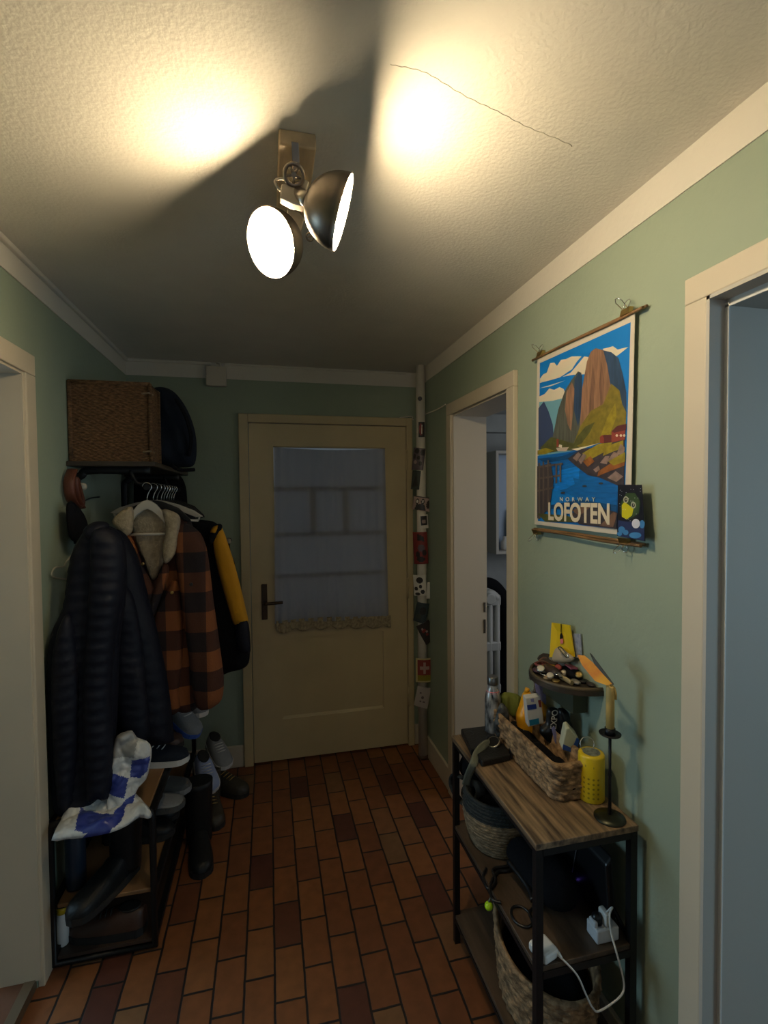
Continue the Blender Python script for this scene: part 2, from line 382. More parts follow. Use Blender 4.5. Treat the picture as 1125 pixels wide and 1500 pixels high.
def tag(o, label, cat, group=None):
    o['label'] = label; o['category'] = cat
    if group: o['group'] = group
    # a thing that is one mesh gets its origin at its own base
    if o.type == 'MESH' and o.location.length < 1e-6:
        vs = o.data.vertices; lo = [min(v.co[i] for v in vs) for i in range(3)]; hi = [max(v.co[i] for v in vs) for i in range(3)]
        c = Vector(((lo[0] + hi[0]) / 2, (lo[1] + hi[1]) / 2, lo[2])); o.data.transform(Matrix.Translation(-c)); o.location = c
    return o
def dup(root, loc, label, group=None, rot=None):
    r = root.copy(); COL.objects.link(r); r.location = loc; r['label'] = label
    if rot is not None: r.rotation_euler = rot
    if group: r['group'] = group
    for ch in list(root.children):
        c = ch.copy(); COL.objects.link(c); c.parent = r
        for g in ch.children:
            d = g.copy(); COL.objects.link(d); d.parent = c
    return r
B = bmesh.new
def text_into(bm, s, origin, ux, uy, size, depth=.0006, bold=0.0, mi=0, space=1.0, sx=1.0):
    """lettering as geometry: ux, uy unit directions of writing and of letter height"""
    cu = bpy.data.curves.new('lettering', 'FONT'); cu.body = s; cu.size = 1; cu.offset = bold; cu.space_character = space; cu.fill_mode = 'FRONT'; cu.resolution_u = 4
    to = bpy.data.objects.new('lettering', cu); COL.objects.link(to)
    bpy.context.view_layer.update()
    me = bpy.data.meshes.new_from_object(to.evaluated_get(bpy.context.evaluated_depsgraph_get()))
    ux, uy = Vector(ux), Vector(uy); n = ux.cross(uy).normalized(); o = Vector(origin); xs = [v.co.x for v in me.vertices]; wd = max(xs) - min(xs); mn = min(xs)
    vs = [bm.verts.new(o + ux * ((v.co.x - mn) * size * sx) + uy * (v.co.y * size) + n * depth) for v in me.vertices]
    for p in me.polygons:
        try: bm.faces.new([vs[i] for i in p.vertices]).material_index = mi
        except ValueError: pass
    COL.objects.unlink(to); bpy.data.objects.remove(to); bpy.data.meshes.remove(me); bpy.data.curves.remove(cu)
    return wd * size * sx

# ================================================================== THE SETTING
XL, XR, YF, YB, H = -.747, .927, 2.96, -1.6, 2.344
TW = .17
def struct(name, bm, m_, **k): return obj(name, bm, m_, kind='structure', **k)
b = B(); box(b, (XL - .02, YB, -.05), (XR + TW, YF + .9, 0)); struct('floor', b, TILES)
b = B(); box(b, (-3.2, YB - .1, -.05), (XL - .012, 3.9, .032)); struct('floor_left_room', b, mat('left_room_terracotta', (.15, .06, .028), .55, var=(10, .3), bump=(40, .2)))
b = B(); box(b, (XL - .035, .95, 0), (XL - .004, 1.756, .034)); struct('trim_1', b, mat('metal_threshold', (.20, .15, .10), .4, .5))
b = B(); box(b, (XR + TW, YB - .1, -.05), (3.2, 3.9, -.001)); struct('floor_kitchen', b, mat('kitchen_lino', (.10, .09, .085), .5, var=(12, .3)))
b = B(); box(b, (-3.3, YB - .15, H), (3.3, 4.0, H + .1)); struct('ceiling', b, CEIL)
# thin crack in the ceiling plaster
b = B(); cp = [at(x, y, Z=H) for x, y in ((572, 94), (610, 102), (650, 122), (700, 150), (745, 172), (790, 193), (838, 214))]
pts = catmull(cp, 10); pts = [p + Vector((0, .0012 * math.sin(i * 1.7) + .0015 * math.sin(i * .31), 0)) for i, p in enumerate(pts)]
tube(b, pts, .0009, 6); struct('trim_2', b, mat('crack_edge', (.68, .64, .56), .9))
# walls (openings: far door; two on the right; one on the left)
b = B()
box(b, (XR, 2.36, 0), (XR + TW, YF + .2, H)); box(b, (XR, 1.76, 1.988), (XR + TW, 2.36, H)); box(b, (XR, .863, 0), (XR + TW, 1.76, H))
box(b, (XR, .06, 1.99), (XR + TW, .863, H)); box(b, (XR, YB, 0), (XR + TW, .06, H)); struct('wall_right', b, WALL)
b = B()
box(b, (XL - TW, 1.756, 0), (XL, YF + .2, H)); box(b, (XL - TW, .95, 1.973), (XL, 1.756, H)); box(b, (XL - TW, YB, 0), (XL, .95, H)); struct('wall_left', b, WALL)
DX0, DX1, DZ = -.102, .838, 2.006
b = B()
box(b, (XL, YF, 0), (DX0 - .005, YF + .2, H)); box(b, (DX1 + .005, YF, 0), (XR, YF + .2, H)); box(b, (DX0 - .005, YF, DZ + .005), (DX1 + .005, YF + .2, H)); struct('wall_far', b, WALL)
b = B(); box(b, (-3.2, YB - .1, 0), (3.2, YB, H)); struct('wall_back', b, WALL)
# side rooms, plain shells
GR = mat('pale_blue_grey_wall', (.36, .38, .38), .8, bump=(12, .6), var=(5, .2))
b = B(); box(b, (3.1, YB, 0), (3.2, 3.9, H)); box(b, (XR + TW, 1.15, 0), (3.1, 1.25, H)); box(b, (XR + TW, 3.75, 0), (3.1, 3.9, H)); struct('wall_kitchen', b, GR)
b = B(); box(b, (-3.2, YB, 0), (-3.1, 3.2, H)); box(b, (-3.1, 3.1, 0), (XL - TW, 3.2, H)); struct('wall_left_room', b, GR)
b = B(); box(b, (XL - .4, 3.85, 0), (XR + .4, 3.95, H)); box(b, (XL - .5, YF + .2, 0), (XL - .4, 3.95, H)); box(b, (XR + .3, YF + .2, 0), (XR + .4, 3.95, H)); struct('wall_stairwell', b, GR)
# white painted band under the ceiling
BZ = H - .089
b = B(); box(b, (XR - .004, YB, BZ), (XR, YF, H)); struct('trim_3', b, WHITE)
b = B(); box(b, (XL, YB, BZ), (XL + .004, YF, H)); struct('trim_4', b, WHITE)
b = B(); box(b, (XL, YF - .004, BZ), (XR, YF, H)); struct('trim_5', b, WHITE)
b = B(); box(b, (XL, YB, H - .018), (XL + .018, YF, H)); struct('trim_6', b, WHITE, bevel=.005)
b = B(); box(b, (XL, YF - .016, H - .016), (-.30, YF, H)); box(b, (-.23, YF - .012, H - .012), (.85, YF, H)); struct('trim_7', b, WHITE, bevel=.004)
# baseboards
b = B(); box(b, (XL, YF - .015, 0), (-.162, YF, .128)); box(b, (.885, YF - .015, 0), (XR, YF, .128)); struct('baseboard_far', b, CREAM, bevel=.004)
b = B(); box(b, (XR - .015, 2.404, 0), (XR, YF, .124)); box(b, (XR - .015, .92, 0), (XR, 1.70, .124)); struct('baseboard_right', b, CREAM, bevel=.004)
b = B(); box(b, (XL, 1.83, 0), (XL + .015, YF, .124)); struct('baseboard_left', b, CREAM, bevel=.004)

# ---- door casings
def casing(b, X, out, y0, y1, zt, wd):
    x0, x1 = sorted((X, X + out))
    box(b, (x0, y0 - wd, 0), (x1, y0, zt)); box(b, (x0, y1, 0), (x1, y1 + wd, zt)); box(b, (x0, y0 - wd, zt), (x1, y1 + wd, zt + wd))
# door_2: right far doorway to the kitchen
d2 = bpy.data.objects.new('door_2', None); COL.objects.link(d2); d2.location = (XR, 2.06, 0); d2['kind'] = 'structure'
b = B(); casing(b, XR, -.02, 1.76, 2.36, 1.988, .06); obj('casing', b, CREAM, d2, bevel=.003)
b = B(); box(b, (XR - .005, 2.352, 0), (XR + TW + .005, 2.36, 1.988)); box(b, (XR - .005, 1.76, 0), (XR + TW + .005, 1.768, 1.988)); box(b, (XR - .005, 1.768, 1.98), (XR + TW + .005, 2.352, 1.988))
obj('jamb_lining', b, REVEAL, d2)
b = B(); box(b, (XR + TW - .014, 2.348, .97), (XR + TW - .004, 2.3525, 1.02)); box(b, (XR + TW - .014, 2.348, .86), (XR + TW - .004, 2.3525, .93)); obj('strike_plate', b, STEEL, d2)
# door_3: right near doorway
d3 = bpy.data.objects.new('door_3', None); COL.objects.link(d3); d3.location = (XR, .46, 0); d3['kind'] = 'structure'
b = B(); casing(b, XR, -.02, .06, .863, 1.99, .057); obj('casing', b, CREAM, d3, bevel=.003)
b = B(); box(b, (XR - .02, .855, 0), (XR + TW + .004, .863, 1.99)); box(b, (XR - .02, .06, 0), (XR + TW + .004, .068, 1.99)); box(b, (XR - .02, .06, 1.982), (XR + TW + .004, .863, 1.99))
obj('jamb_lining', b, GREYP, d3)
b = B(); box(b, (XR + .022, .847, 0), (XR + TW - .01, .8555, 1.975)); box(b, (XR + .022, .068, 1.968), (XR + TW - .01, .8555, 1.983)); obj('rebate_board', b, GREYP, d3)
b = B(); box(b, (XR + .019, .8455, 0), (XR + .0225, .8556, 1.975)); box(b, (XR + .019, .068, 1.966), (XR + .0225, .8556, 1.97)); obj('weather_strip', b, PLW, d3)
# door_4: left doorway
d4 = bpy.data.objects.new('door_4', None); COL.objects.link(d4); d4.location = (XL, 1.35, 0); d4['kind'] = 'structure'
b = B(); casing(b, XL, .02, .95, 1.756, 1.973, .066); obj('casing', b, CREAM, d4, bevel=.003)
b = B(); box(b, (XL - TW, 1.748, .03), (XL + .012, 1.756, 1.973)); box(b, (XL - TW, .95, .03), (XL + .012, .958, 1.973)); box(b, (XL - TW, .958, 1.965), (XL + .012, 1.748, 1.973)); obj('jamb_lining', b, CREAM, d4)

# ---- door_1: front door at the far end
d1 = bpy.data.objects.new('door_1', None); COL.objects.link(d1); d1.location = (.37, YF, 0); d1['kind'] = 'structure'
b = B(); F0, F1, FT = -.158, .880, 2.06
box(b, (F0, YF - .025, 0), (DX0 - .004, YF + .03, FT)); box(b, (DX1 + .004, YF - .025, 0), (F1, YF + .03, FT)); box(b, (DX0 - .004, YF - .025, DZ + .004), (DX1 + .004, YF + .03, FT))
obj('door_frame', b, DOORP, d1, bevel=.004)
GX0, GX1, GZ0, GZ1 = .036, .705, .80, 1.872     # glazed opening
PX0, PX1, PZ0, PZ1 = .066, .684, .255, .80      # lower panel
b = B(); y0, y1 = YF - .012, YF + .028
box(b, (DX0, y0, .012), (GX0, y1, DZ)); box(b, (GX0, y0, PZ0), (PX0, y1, .74)); box(b, (GX1, y0, .012), (DX1, y1, DZ)); box(b, (GX0, y0, GZ1), (GX1, y1, DZ))
box(b, (GX0, y0, .012), (GX1, y1, PZ0)); box(b, (GX0, y0, .74), (GX1, y1, GZ0)); box(b, (PX1, y0, PZ0), (GX1, y1, .74));
box(b, (PX0, y0 + .012, PZ0), (PX1, y1 - .006, .76)); obj('door_leaf', b, DOORP, d1)
b = B(); s_ = .010
prism(b, [(PX0, y0 + .001, PZ0 - .004), (PX1, y0 + .001, PZ0 - .004), (PX1 - .006, y0 + .012, PZ0 + .014), (PX0 + .006, y0 + .012, PZ0 + .014)], (0, .002, 0)); obj('panel_bead', b, DOORP, d1)
b = B(); box(b, (GX0, YF + .002, GZ0), (GX1, YF + .006, GZ1)); obj('glass_pane', b, mat('frosted_glass', (.9, .93, .95), .35, trans=1), d1)
b = B()
for py in (716, 782, 842):
    z = at(480, py, Y=YF).z; box(b, (GX0, YF + .012, z - .013), (GX1, YF + .026, z + .013))
z0, z1 = at(480, 782, Y=YF).z, at(480, 716, Y=YF).z
for px in (459, 507): x = at(px, 750, Y=YF).x; box(b, (x - .017, YF + .012, z0), (x + .017, YF + .026, z1))
obj('glazing_bars', b, DOORP, d1)
b = B(); rbox(b, (-.045, YF - .019, .86), (-.012, YF - .0125, 1.07), .003); hp = obj('handle_plate', b, mat('tarnished_bronze', (.075, .05, .032), .4, .8), d1)
b = B(); tube(b, [(-.028, YF - .018, .962), (-.028, YF - .058, .962), (-.015, YF - .066, .963), (.075, YF - .062, .965)], .009, 10, smooth=4); obj('door_handle', b, bpy.data.materials['tarnished_bronze'], hp)
for z in (1.80, 1.00, .32):
    b = B(); cyl(b, (.842, YF - .026, z - .06), (.842, YF - .026, z + .06), .0075, 12); sphere(b, (.842, YF - .026, z + .066), .007); obj('hinge', b, BRASS if z < 0 else DOORP, d1)
# curtain: hangs on the leaf
ct = thing('door_curtain', 'sheer white curtain with a lace hem hanging over the door glass', 'curtain', (.37, YF - .02, .79))
def cur(u, v):
    x = .040 + u * .662; zt = 1.868 - .012 * math.sin(u * PI); zb = .835 + .006 * math.sin(u * 9)
    z = zt + (zb - zt) * v; sg = .010 * math.sin(u * PI * 26 + math.sin(v * 3) * .8) * (.35 + .3 * v) + .004 * math.sin(u * 70)
    sh = .012 * v * (u - .5) * 2
    return (x + sh, YF - .028 + sg * .45 - .006 * v, z)
b = B(); sheet(b, cur, 160, 30); obj('voile', b, VOILE, ct)
def lac(u, v):
    x = .036 + u * .69; zb = .838; sc_ = abs(math.sin(u * PI * 6.5)); z = zb - v * (.052 + .024 * sc_) + .012
    return (x, YF - .033 + .004 * math.sin(u * PI * 26), z + .008 * math.sin(u * 5))
b = B(); sheet(b, lac, 180, 8, th=.002); obj('lace_hem', b, LACE, ct)
b = B(); cyl(b, (.036, YF - .02, 1.872), (.706, YF - .02, 1.872), .004, 10); obj('curtain_wire', b, DOORP, ct)

# ================================================================== CEILING LAMP
LP = thing('ceiling_spotlight', 'two-headed ceiling spotlight with bronze bowl shades on a pale wood block', 'lamp', (.072, 1.2, H))
b = B(); rbox(b, (.034, 1.066, H - .034), (.112, 1.345, H - .0005), .004); obj('base_plate', b, WOODP, LP)
def bulb_head(c, n, R=.0725, hole=None):
    c = Vector(c); n = Vector(n).normalized(); M = axisM(c, n); D = .078
    b = B(); pr = []
    for j in range(15):
        t = j / 14 * PI / 2; pr.append((max(R * math.sin(t), .012) * 1.0, -D * math.cos(t)))
    lathe(b, pr + [(R + .0015, .0015), (R - .0015, .0015)], M, 48, 0, cap0=True, cap1=False)
    inn = [(max((R - .002) * math.sin(j / 14 * PI / 2), .004), -(D - .002) * math.cos(j / 14 * PI / 2)) for j in range(14, -1, -1)]
    lathe(b, [(R - .0015, .0015)] + inn, M, 48, 1, cap0=False, cap1=True)
    sh = obj('lamp_shade', b, [STEEL, SHADEIN], LP, rmdbl=False)
    b = B(); rr = .034
    lathe(b, [(rr * math.sin(t), -.022 + rr * -math.cos(t) * .8) for t in [PI * j / 16 for j in range(1, 16)]], M, 32)
    obj('bulb', b, BULB, sh)
    return c, n
CL, NL = bulb_head((.016, 1.215, 2.178), (-.700, -.570, -.430), .0765)
CR, NR = bulb_head((.157, 1.010, 2.152), (.945, -.124, -.302), .0725)
STEEL2 = mat('brushed_steel_bracket', (.42, .38, .32), .35, 1)
def prism_px(name, pts, Y, th, m_):
    b = B(); prism(b, [at(x, y, Y=Y) for x, y in pts], (0, th, 0)); return obj(name, b, m_, LP, bevel=.002)
def wheel(c, R2, M, spokes=5):
    b = B(); ring = [M @ Vector((R2 * math.cos(a), R2 * math.sin(a), 0)) for a in [2 * PI * k / 28 for k in range(28)]]; tube(b, ring, R2 * .22, 8, closed=True)
    for k in range(spokes):
        a = 2 * PI * k / spokes + .25; tube(b, [M @ Vector((0, 0, 0)), M @ Vector((R2 * math.cos(a), R2 * math.sin(a), 0))], R2 * .16, 6)
    cyl(b, M @ Vector((0, 0, -.03)), M @ Vector((0, 0, .004)), R2 * .28); obj('wing_knob', b, STEEL, LP)
a0, a1 = at(432, 208, Z=H - .036), at(434, 250, Y=1.075)
b = B(); d_ = (a1 - a0); obox(b, (a0 + a1) / 2, (.0075, 0, 0), d_ / 2, Vector((1, 0, 0)).cross(d_).normalized() * .003); obj('arm', b, STEEL, LP, bevel=.001)
wc_ = at(430.5, 256, Y=1.035); wheel(wc_, .0185, axisM(wc_, (Vector((0, 0, CAM_H)) - wc_)))
prism_px('clamp', ((412, 270), (447, 262), (453, 266), (446, 290), (447, 303), (428, 298), (410, 289)), 1.045, .022, STEEL2)
b = B(); bk = CR - NR * .072; tube(b, [at(436, 282, Y=1.055), bk + NR * .004], [.012, .016], 14); obj('shade_neck', b, STEEL2, LP)
a0, a1 = at(434, 300, Z=H - .036), at(438, 322, Y=1.20)
b = B(); d_ = (a1 - a0); obox(b, (a0 + a1) / 2, (.0075, 0, 0), d_ / 2, Vector((1, 0, 0)).cross(d_).normalized() * .003); obj('arm', b, STEEL, LP, bevel=.001)
prism_px('clamp', ((421, 305), (438, 310), (446, 320), (440, 340), (428, 338), (420, 322)), 1.19, .03, STEEL2)
b = B(); bk = CL - NL * .074; tube(b, [at(436, 330, Y=1.215), bk + NL * .006], [.012, .018], 14); obj('shade_neck', b, STEEL2, LP)
wc_ = at(454, 347, Y=1.17); wheel(wc_, .0085, axisM(wc_, (Vector((0, 0, CAM_H)) - wc_)), 2)
b = B(); r0 = at(413, 275, Y=1.07); tube(b, [at(416, 262, Y=1.07), at(407, 262, Y=1.07), at(403, 266, Y=1.07), at(407, 275, Y=1.07), at(412, 279, Y=1.07)], .0028, 8, smooth=4); obj('lamp_cable', b, STEEL2, LP)

# ================================================================== FAR WALL BITS
jb = thing('junction_box', 'small square white junction box on the ceiling band above the coats', 'junction box', (-.274, YF - .03, 2.21))
b = B(); rbox(b, (-.328, YF - .035, 2.208), (-.218, YF - .001, 2.318), .006); obj('cover', b, mat('box_plastic', (.60, .55, .46), .5), jb)
b = B(); tube(b, [(-.25, YF - .02, 2.318), (-.25, YF - .02, 2.336), (-.27, YF - .015, 2.34)], .006, 8); obj('cable_entry', b, WHITE, jb)
# pipe in the corner
PXc, PYc, PR = .888, 2.79, .0275
pp = thing('heating_pipe', 'white vertical heating pipe in the corner beside the front door', 'pipe', (PXc, PYc, 0))
b = B(); cyl(b, (PXc, PYc, .02), (PXc, PYc, H - .001), PR, 28); obj('tube', b, PIPEW, pp)
b = B(); cyl(b, (PXc, PYc, 0), (PXc, PYc, .02), PR + .004, 28); obj('floor_collar', b, mat('collar_brown', (.12, .07, .05), .6), pp)
# thin cable from front door to kitchen door, passing behind the pipe
b = B(); tube(b, [at(585, 612, Y=YF - .03), at(603, 610, Y=YF - .02), (.885, YF - .004, 2.055), (.915, YF - .005, 2.06), (XR - .004, 2.8, 2.063), (XR - .004, 2.6, 2.056), (XR - .022, 2.42, 2.05)], .0035, 8, smooth=6)
tag(obj('cable', b, PIPEW), 'thin white cable strung across the corner above both door frames', 'cable')

def inpoly(x, y, q):
    r = False; j = len(q) - 1
    for i in range(len(q)):
        if (q[i][1] > y) != (q[j][1] > y) and x < (q[j][0] - q[i][0]) * (y - q[i][1]) / (q[j][1] - q[i][1]) + q[i][0]: r = not r
        j = i
    return r
def on_pipe(name, label, cat, px, py, w_, h_, mats, rot=0, curve=.6, group=None, art=None, sink=0):
    """a print lying against the camera side of the pipe, bent round it"""
    d = Vector((PXc, PYc, 0)) - Vector((0, 0, 0)); d.z = 0; d.normalize(); right = Vector((d.y, -d.x, 0))
    base = Vector((PXc, PYc, 0)) - d * (PR + .0025 + sink)
    t = at(px, py, Y=PYc - .03); cx = (t - base).dot(right); z = t.z
    b = B(); cr, sr = math.cos(rot), math.sin(rot)
    def P(u, v, e=0):
        a = (u - .5) * w_; c_ = (v - .5) * h_; x = cx + a * cr - c_ * sr; zz = z + a * sr + c_ * cr
        bend = curve * x * x / (2 * PR) if abs(x) < .05 else curve * .05 * abs(x) / (2 * PR)
        return base + right * x + Vector((0, 0, zz)) + d * (bend - e)
    N = 30 if art else 10
    sheet(b, lambda u, v: P(u, v), N, N, 0, th=.0012)
    if art:
        fs = list(b.faces)
        for i in range(N):
            for j in range(N):
                for half in (0, 1):
                    f = fs[half * N * N + i * N + j]
                    for pl, mi in art:
                        if inpoly((i + .5) / N, (j + .5) / N, pl): f.material_index = mi
    return tag(obj(name, b, mats), label, cat, group)
def disc(cu, cv, ru, rv, n=12): return [(cu + ru * math.cos(2 * PI * k / n), cv + rv * math.sin(2 * PI * k / n)) for k in range(n)]
G = 'prints stuck on the white pipe'
b = B(); t = at(615, 584, Y=PYc - .03); lathe(b, [(.013, 0), (.013, .002)], axisM((t.x + .0, PYc - PR - .003, t.z), (-.3, -1, 0)), 20); tag(obj('sticker', b, DKPH), 'tiny round black sticker near the top of the white pipe', 'sticker', G)
on_pipe('sticker', 'dark red oval sticker on the pipe above the photos', 'sticker', 617.5, 629, .036, .088, [DKPH, RED, PAPER], 0, .8, G, [(disc(.4, .5, .3, .42), 1), ([(.45, .2), (.6, .2), (.62, .8), (.5, .8)], 2)])
on_pipe('photo_strip', 'mottled purple-grey photo collage on the upper pipe', 'photo', 613, 672, .068, .13, [PURP, DKPH, SKIN], -.12, .7, G, [(disc(.3, .85, .2, .12), 1), (disc(.8, .8, .2, .15), 1), (disc(.5, .55, .15, .1), 1), (disc(.25, .35, .15, .08), 2), (disc(.7, .3, .15, .1), 1), (disc(.15, .6, .1, .12), 1)])
on_pipe('photo', 'dark grey-green curled photo sticking out left of the pipe', 'photo', 609, 703, .05, .11, [GRPH, DKPH], -.1, .5, G, [([(.1, .1), (.8, .2), (.5, .9)], 1)])
on_pipe('photo', 'black-and-white group photo tilted on the middle of the pipe', 'photo', 619, 738, .115, .082, [SKIN, DKPH, PAPER], -.16, .4, G, [([(0, .93), (1, .93), (1, 1), (0, 1)], 1), ([(.12, 0), (.2, .45), (.35, .45), (.5, .5), (.62, .4), (.7, .05)], 1), (disc(.22, .62, .09, .2), 1), (disc(.5, .66, .09, .2), 1), (disc(.8, .5, .12, .3), 1), (disc(.22, .62, .05, .12), 2), (disc(.5, .66, .05, .12), 2)], sink=.002)
on_pipe('polaroid', 'small white-framed instant photo below the group photo', 'photo', 621, 764, .050, .082, [PAPER, DKPH, SKIN], .06, .7, G, [([(.14, .25), (.86, .25), (.86, .9), (.14, .9)], 1), (disc(.4, .5, .14, .14), 2), (disc(.6, .5, .12, .14), 2)], sink=.004)
on_pipe('photo', 'dark red photo collage hanging on the pipe above its centre stickers', 'photo', 616, 803, .085, .19, [RED, DKPH, PURP], .04, .6, G, [([(.3, .95), (.75, .85), (.8, .7), (.3, .75)], 1), (disc(.55, .5, .25, .12), 2), (disc(.3, .3, .15, .1), 1), (disc(.75, .35, .15, .1), 1), (disc(.5, .15, .3, .08), 1)])
on_pipe('drawing', 'white card with black ink figures on the pipe', 'card', 615, 858, .075, .125, [PAPER, DKPH, SKIN], .05, .5, G, [(disc(.5, .75, .28, .15), 1), (disc(.2, .35, .14, .1), 1), (disc(.7, .2, .16, .12), 1), (disc(.55, .45, .12, .1), 1), (disc(.3, .1, .2, .07), 1)], sink=.003)
on_pipe('note', 'blank cream note sticking out right of the inked card', 'note', 632, 865, .055, .098, [PAPER], -.06, .3, G, sink=.0)
on_pipe('photo', 'dark teal photo curled on the lower pipe', 'photo', 617, 898, .075, .12, [mat('photo_teal', (.035, .05, .055), .4), DKPH, GRPH], -.2, .5, G, [(disc(.6, .6, .25, .2), 1), (disc(.35, .3, .2, .15), 2)])
on_pipe('photo', 'black photo with pink blossoms tilted on the lower pipe', 'photo', 626, 926, .085, .125, [DKPH, RED, SKIN], .5, .5, G, [(disc(.35, .65, .16, .1), 1), (disc(.3, .75, .08, .06), 2), (disc(.5, .55, .08, .06), 2), (disc(.42, .42, .1, .07), 1)], sink=.003)
on_pipe('card', 'yellow-edged red card with a pale cross on the pipe', 'card', 622, 982, .105, .145, [mat('card_edge_yellow', (.55, .50, .24), .5), RED, SKIN, mat('olive_print', (.26, .22, .02), .5)], 0, .3, G, [([(.1, .08), (.9, .08), (.9, .92), (.1, .92)], 1), ([(.1, .08), (.9, .08), (.9, .3), (.1, .3)], 3), ([(.42, .36), (.58, .36), (.58, .84), (.42, .84)], 2), ([(.24, .52), (.76, .52), (.76, .68), (.24, .68)], 2)], sink=.003)
on_pipe('card', 'white card with faint scribbles lowest on the pipe', 'card', 619, 1022, .082, .125, [mat('greyed_card', (.42, .38, .36), .6), PURP], -.2, .4, G, [(disc(.3, .7, .08, .05), 1), (disc(.5, .5, .1, .06), 1), (disc(.65, .3, .08, .05), 1), (disc(.4, .3, .07, .04), 1)], sink=.002)

# white knob hooks
def knob_hook(name, label, p, d):
    t = thing(name, label, 'coat hook', p); p = Vector(p); d = Vector(d)
    b = B(); cyl(b, p, p + d * .006, .016); cyl(b, p + d * .006, p + d * .03, .005); obj('stem', b, BLK, t)
    b = B(); sphere(b, p + d * .04, .016); obj('knob', b, BONE, t); return t
knob_hook('coat_hook', 'white ball coat hook on the far wall beside the front door', (-.222, YF, 1.33), (0, -1, 0))
knob_hook('coat_hook', 'white ball coat hook on the left wall inside the rack frame', (XL, 2.15, 1.625), (1, 0, 0))
b = B(); pts = [(-.222, YF - .03, 1.328), (-.215, YF - .05, 1.27), (-.195, YF - .03, 1.20), (-.20, YF - .02, 1.16), (-.24, YF - .03, 1.2), (-.235, YF - .05, 1.28), (-.225, YF - .035, 1.33)]
tube(b, pts, .012, 8, smooth=5, ru=1.3, rv=.4); tag(obj('strap', b, BLKC), 'black strap looped over the coat hook beside the front door', 'strap')

# ================================================================== COAT RACK, LEFT
RK = thing('wall_coat_rack', 'black metal wall rack with a shelf board and clothes rail', 'coat rack', (XL, 2.5, 1.4))
b = B(); rbox(b, (XL + .002, 2.10, 1.702), (-.432, 2.93, 1.722), .003); obj('shelf_board', b, mat('dark_shelf_board', (.055, .04, .028), .5, var=(14, .3), bump=(40, .2), aniso=(1, .12, 1)), RK)
for Yb in (2.16, 2.82):
    b = B(); x0, x1, z0, z1, r_ = XL + .014, XL + .215, 1.40, 1.69, .06
    tube(b, [(x0, Yb, z0), (x0, Yb, z1 - r_), (x0 + .02, Yb, z1 - .02), (x0 + r_, Yb, z1), (x1 + .07, Yb, z1)], .011, 10, smooth=6, ru=.6, rv=1.5)
    tube(b, [(x1 - .005, Yb, z1), (x1 + .02, Yb, z1 - .05), (x1 + .055, Yb, 1.635), (-.47, Yb, 1.62)], .008, 8, smooth=5); obj('bracket', b, BLK, RK)
b = B(); cyl(b, (-.47, 2.12, 1.62), (-.47, 2.92, 1.62), .011, 16); obj('clothes_rail', b, BLK, RK)

# rectangular reed basket on the rack
SB = thing('storage_basket', 'rectangular dark reed basket on the coat rack shelf', 'basket', (-.6, 2.28, 1.7225))
def weave_panel(b, lo, ux, uz, n, nu, nv, amp, mi=0, th=.008):
    lo, ux, uz, n = map(Vector, (lo, ux, uz, n))
    sheet(b, lambda u, v: lo + ux * u + uz * v + n * (amp * math.sin(v * nv * PI) * (1 if int(u * nu * .999) % 2 else -1) * abs(math.sin(u * nu * PI))), nu * 3, nv * 3, mi)
    sheet(b, lambda u, v: lo + ux * u + uz * v - n * th, 1, 1, mi)
x0, x1, yy0, yy1, z0, z1 = -.742, -.449, 2.13, 2.29, 1.7235, 2.030
b = B()
weave_panel(b, (x0, yy0 + .004, z0), (x1 - x0, 0, 0), (0, 0, z1 - z0), (0, -1, 0), 22, 44, .003)
weave_panel(b, (x1 - .004, yy0, z0), (0, yy1 - yy0, 0), (0, 0, z1 - z0), (1, 0, 0), 22, 44, .003)
box(b, (x0, yy1 - .012, z0), (x1, yy1, z1)); box(b, (x0, yy0 + .004, z0), (x0 + .01, yy1, z1)); box(b, (x0 + .01, yy0 + .013, z0), (x1 - .013, yy1 - .012, z0 + .008))
obj('basket_body', b, WEAVE3, SB)
for (px_, py_) in ((x0 + .004, yy0), (x1 - .002, yy0), (x1 - .002, yy1 - .006)):
    b = B(); tube(b, [(px_, py_, z0), (px_, py_, z1 + .002)], .008, 8); obj('corner_post', b, WEAVE3, SB)
b = B(); tube(b, [(x0 + .004, yy0, z1), (x1 - .002, yy0, z1), (x1 - .002, yy1 - .006, z1), (x0 + .004, yy1 - .006, z1)], .008, 8, closed=True); obj('rim', b, WEAVE3, SB)
for zc in (1.99, 1.76):
    b = B(); tube(b, [(x1 - .03, yy0 - .008, zc), (x1 - .004, yy0 - .010, zc + .004), (x1 + .008, yy0 + .01, zc)], .004, 6); obj('tie', b, WEAVE2, SB)

# dark navy backpack right of the basket
BP = thing('backpack', 'dark navy backpack standing right of the reed basket on the rack', 'backpack', (-.45, 2.6, 1.7235))
ol = [at(x, y, Y=2.44) for x, y in ((216, 600), (222, 572), (238, 567), (256, 575), (272, 596), (283, 622), (288, 650), (285, 680), (268, 685), (245, 684), (222, 680))]
b = B(); pillow(b, ol, (0, -1, 0), .11, .018, disp=lambda p, x, y: .030 * noise.noise(p * 13) + .010 * math.sin(x * 60 + y * 25)); obj('body', b, NAVY2, BP)
b = B(); tube(b, [at(258, 585, Y=2.33), at(272, 610, Y=2.32), at(280, 640, Y=2.33), at(277, 668, Y=2.35)], .012, 8, smooth=6, ru=1.4, rv=.5); obj('shoulder_strap', b, BLKC, BP)
b = B(); tube(b, [at(250, 680, Y=2.33), at(262, 688, Y=2.33), at(285, 688, Y=2.36)], .008, 8, smooth=4); obj('hanging_strap', b, BLKC, BP)
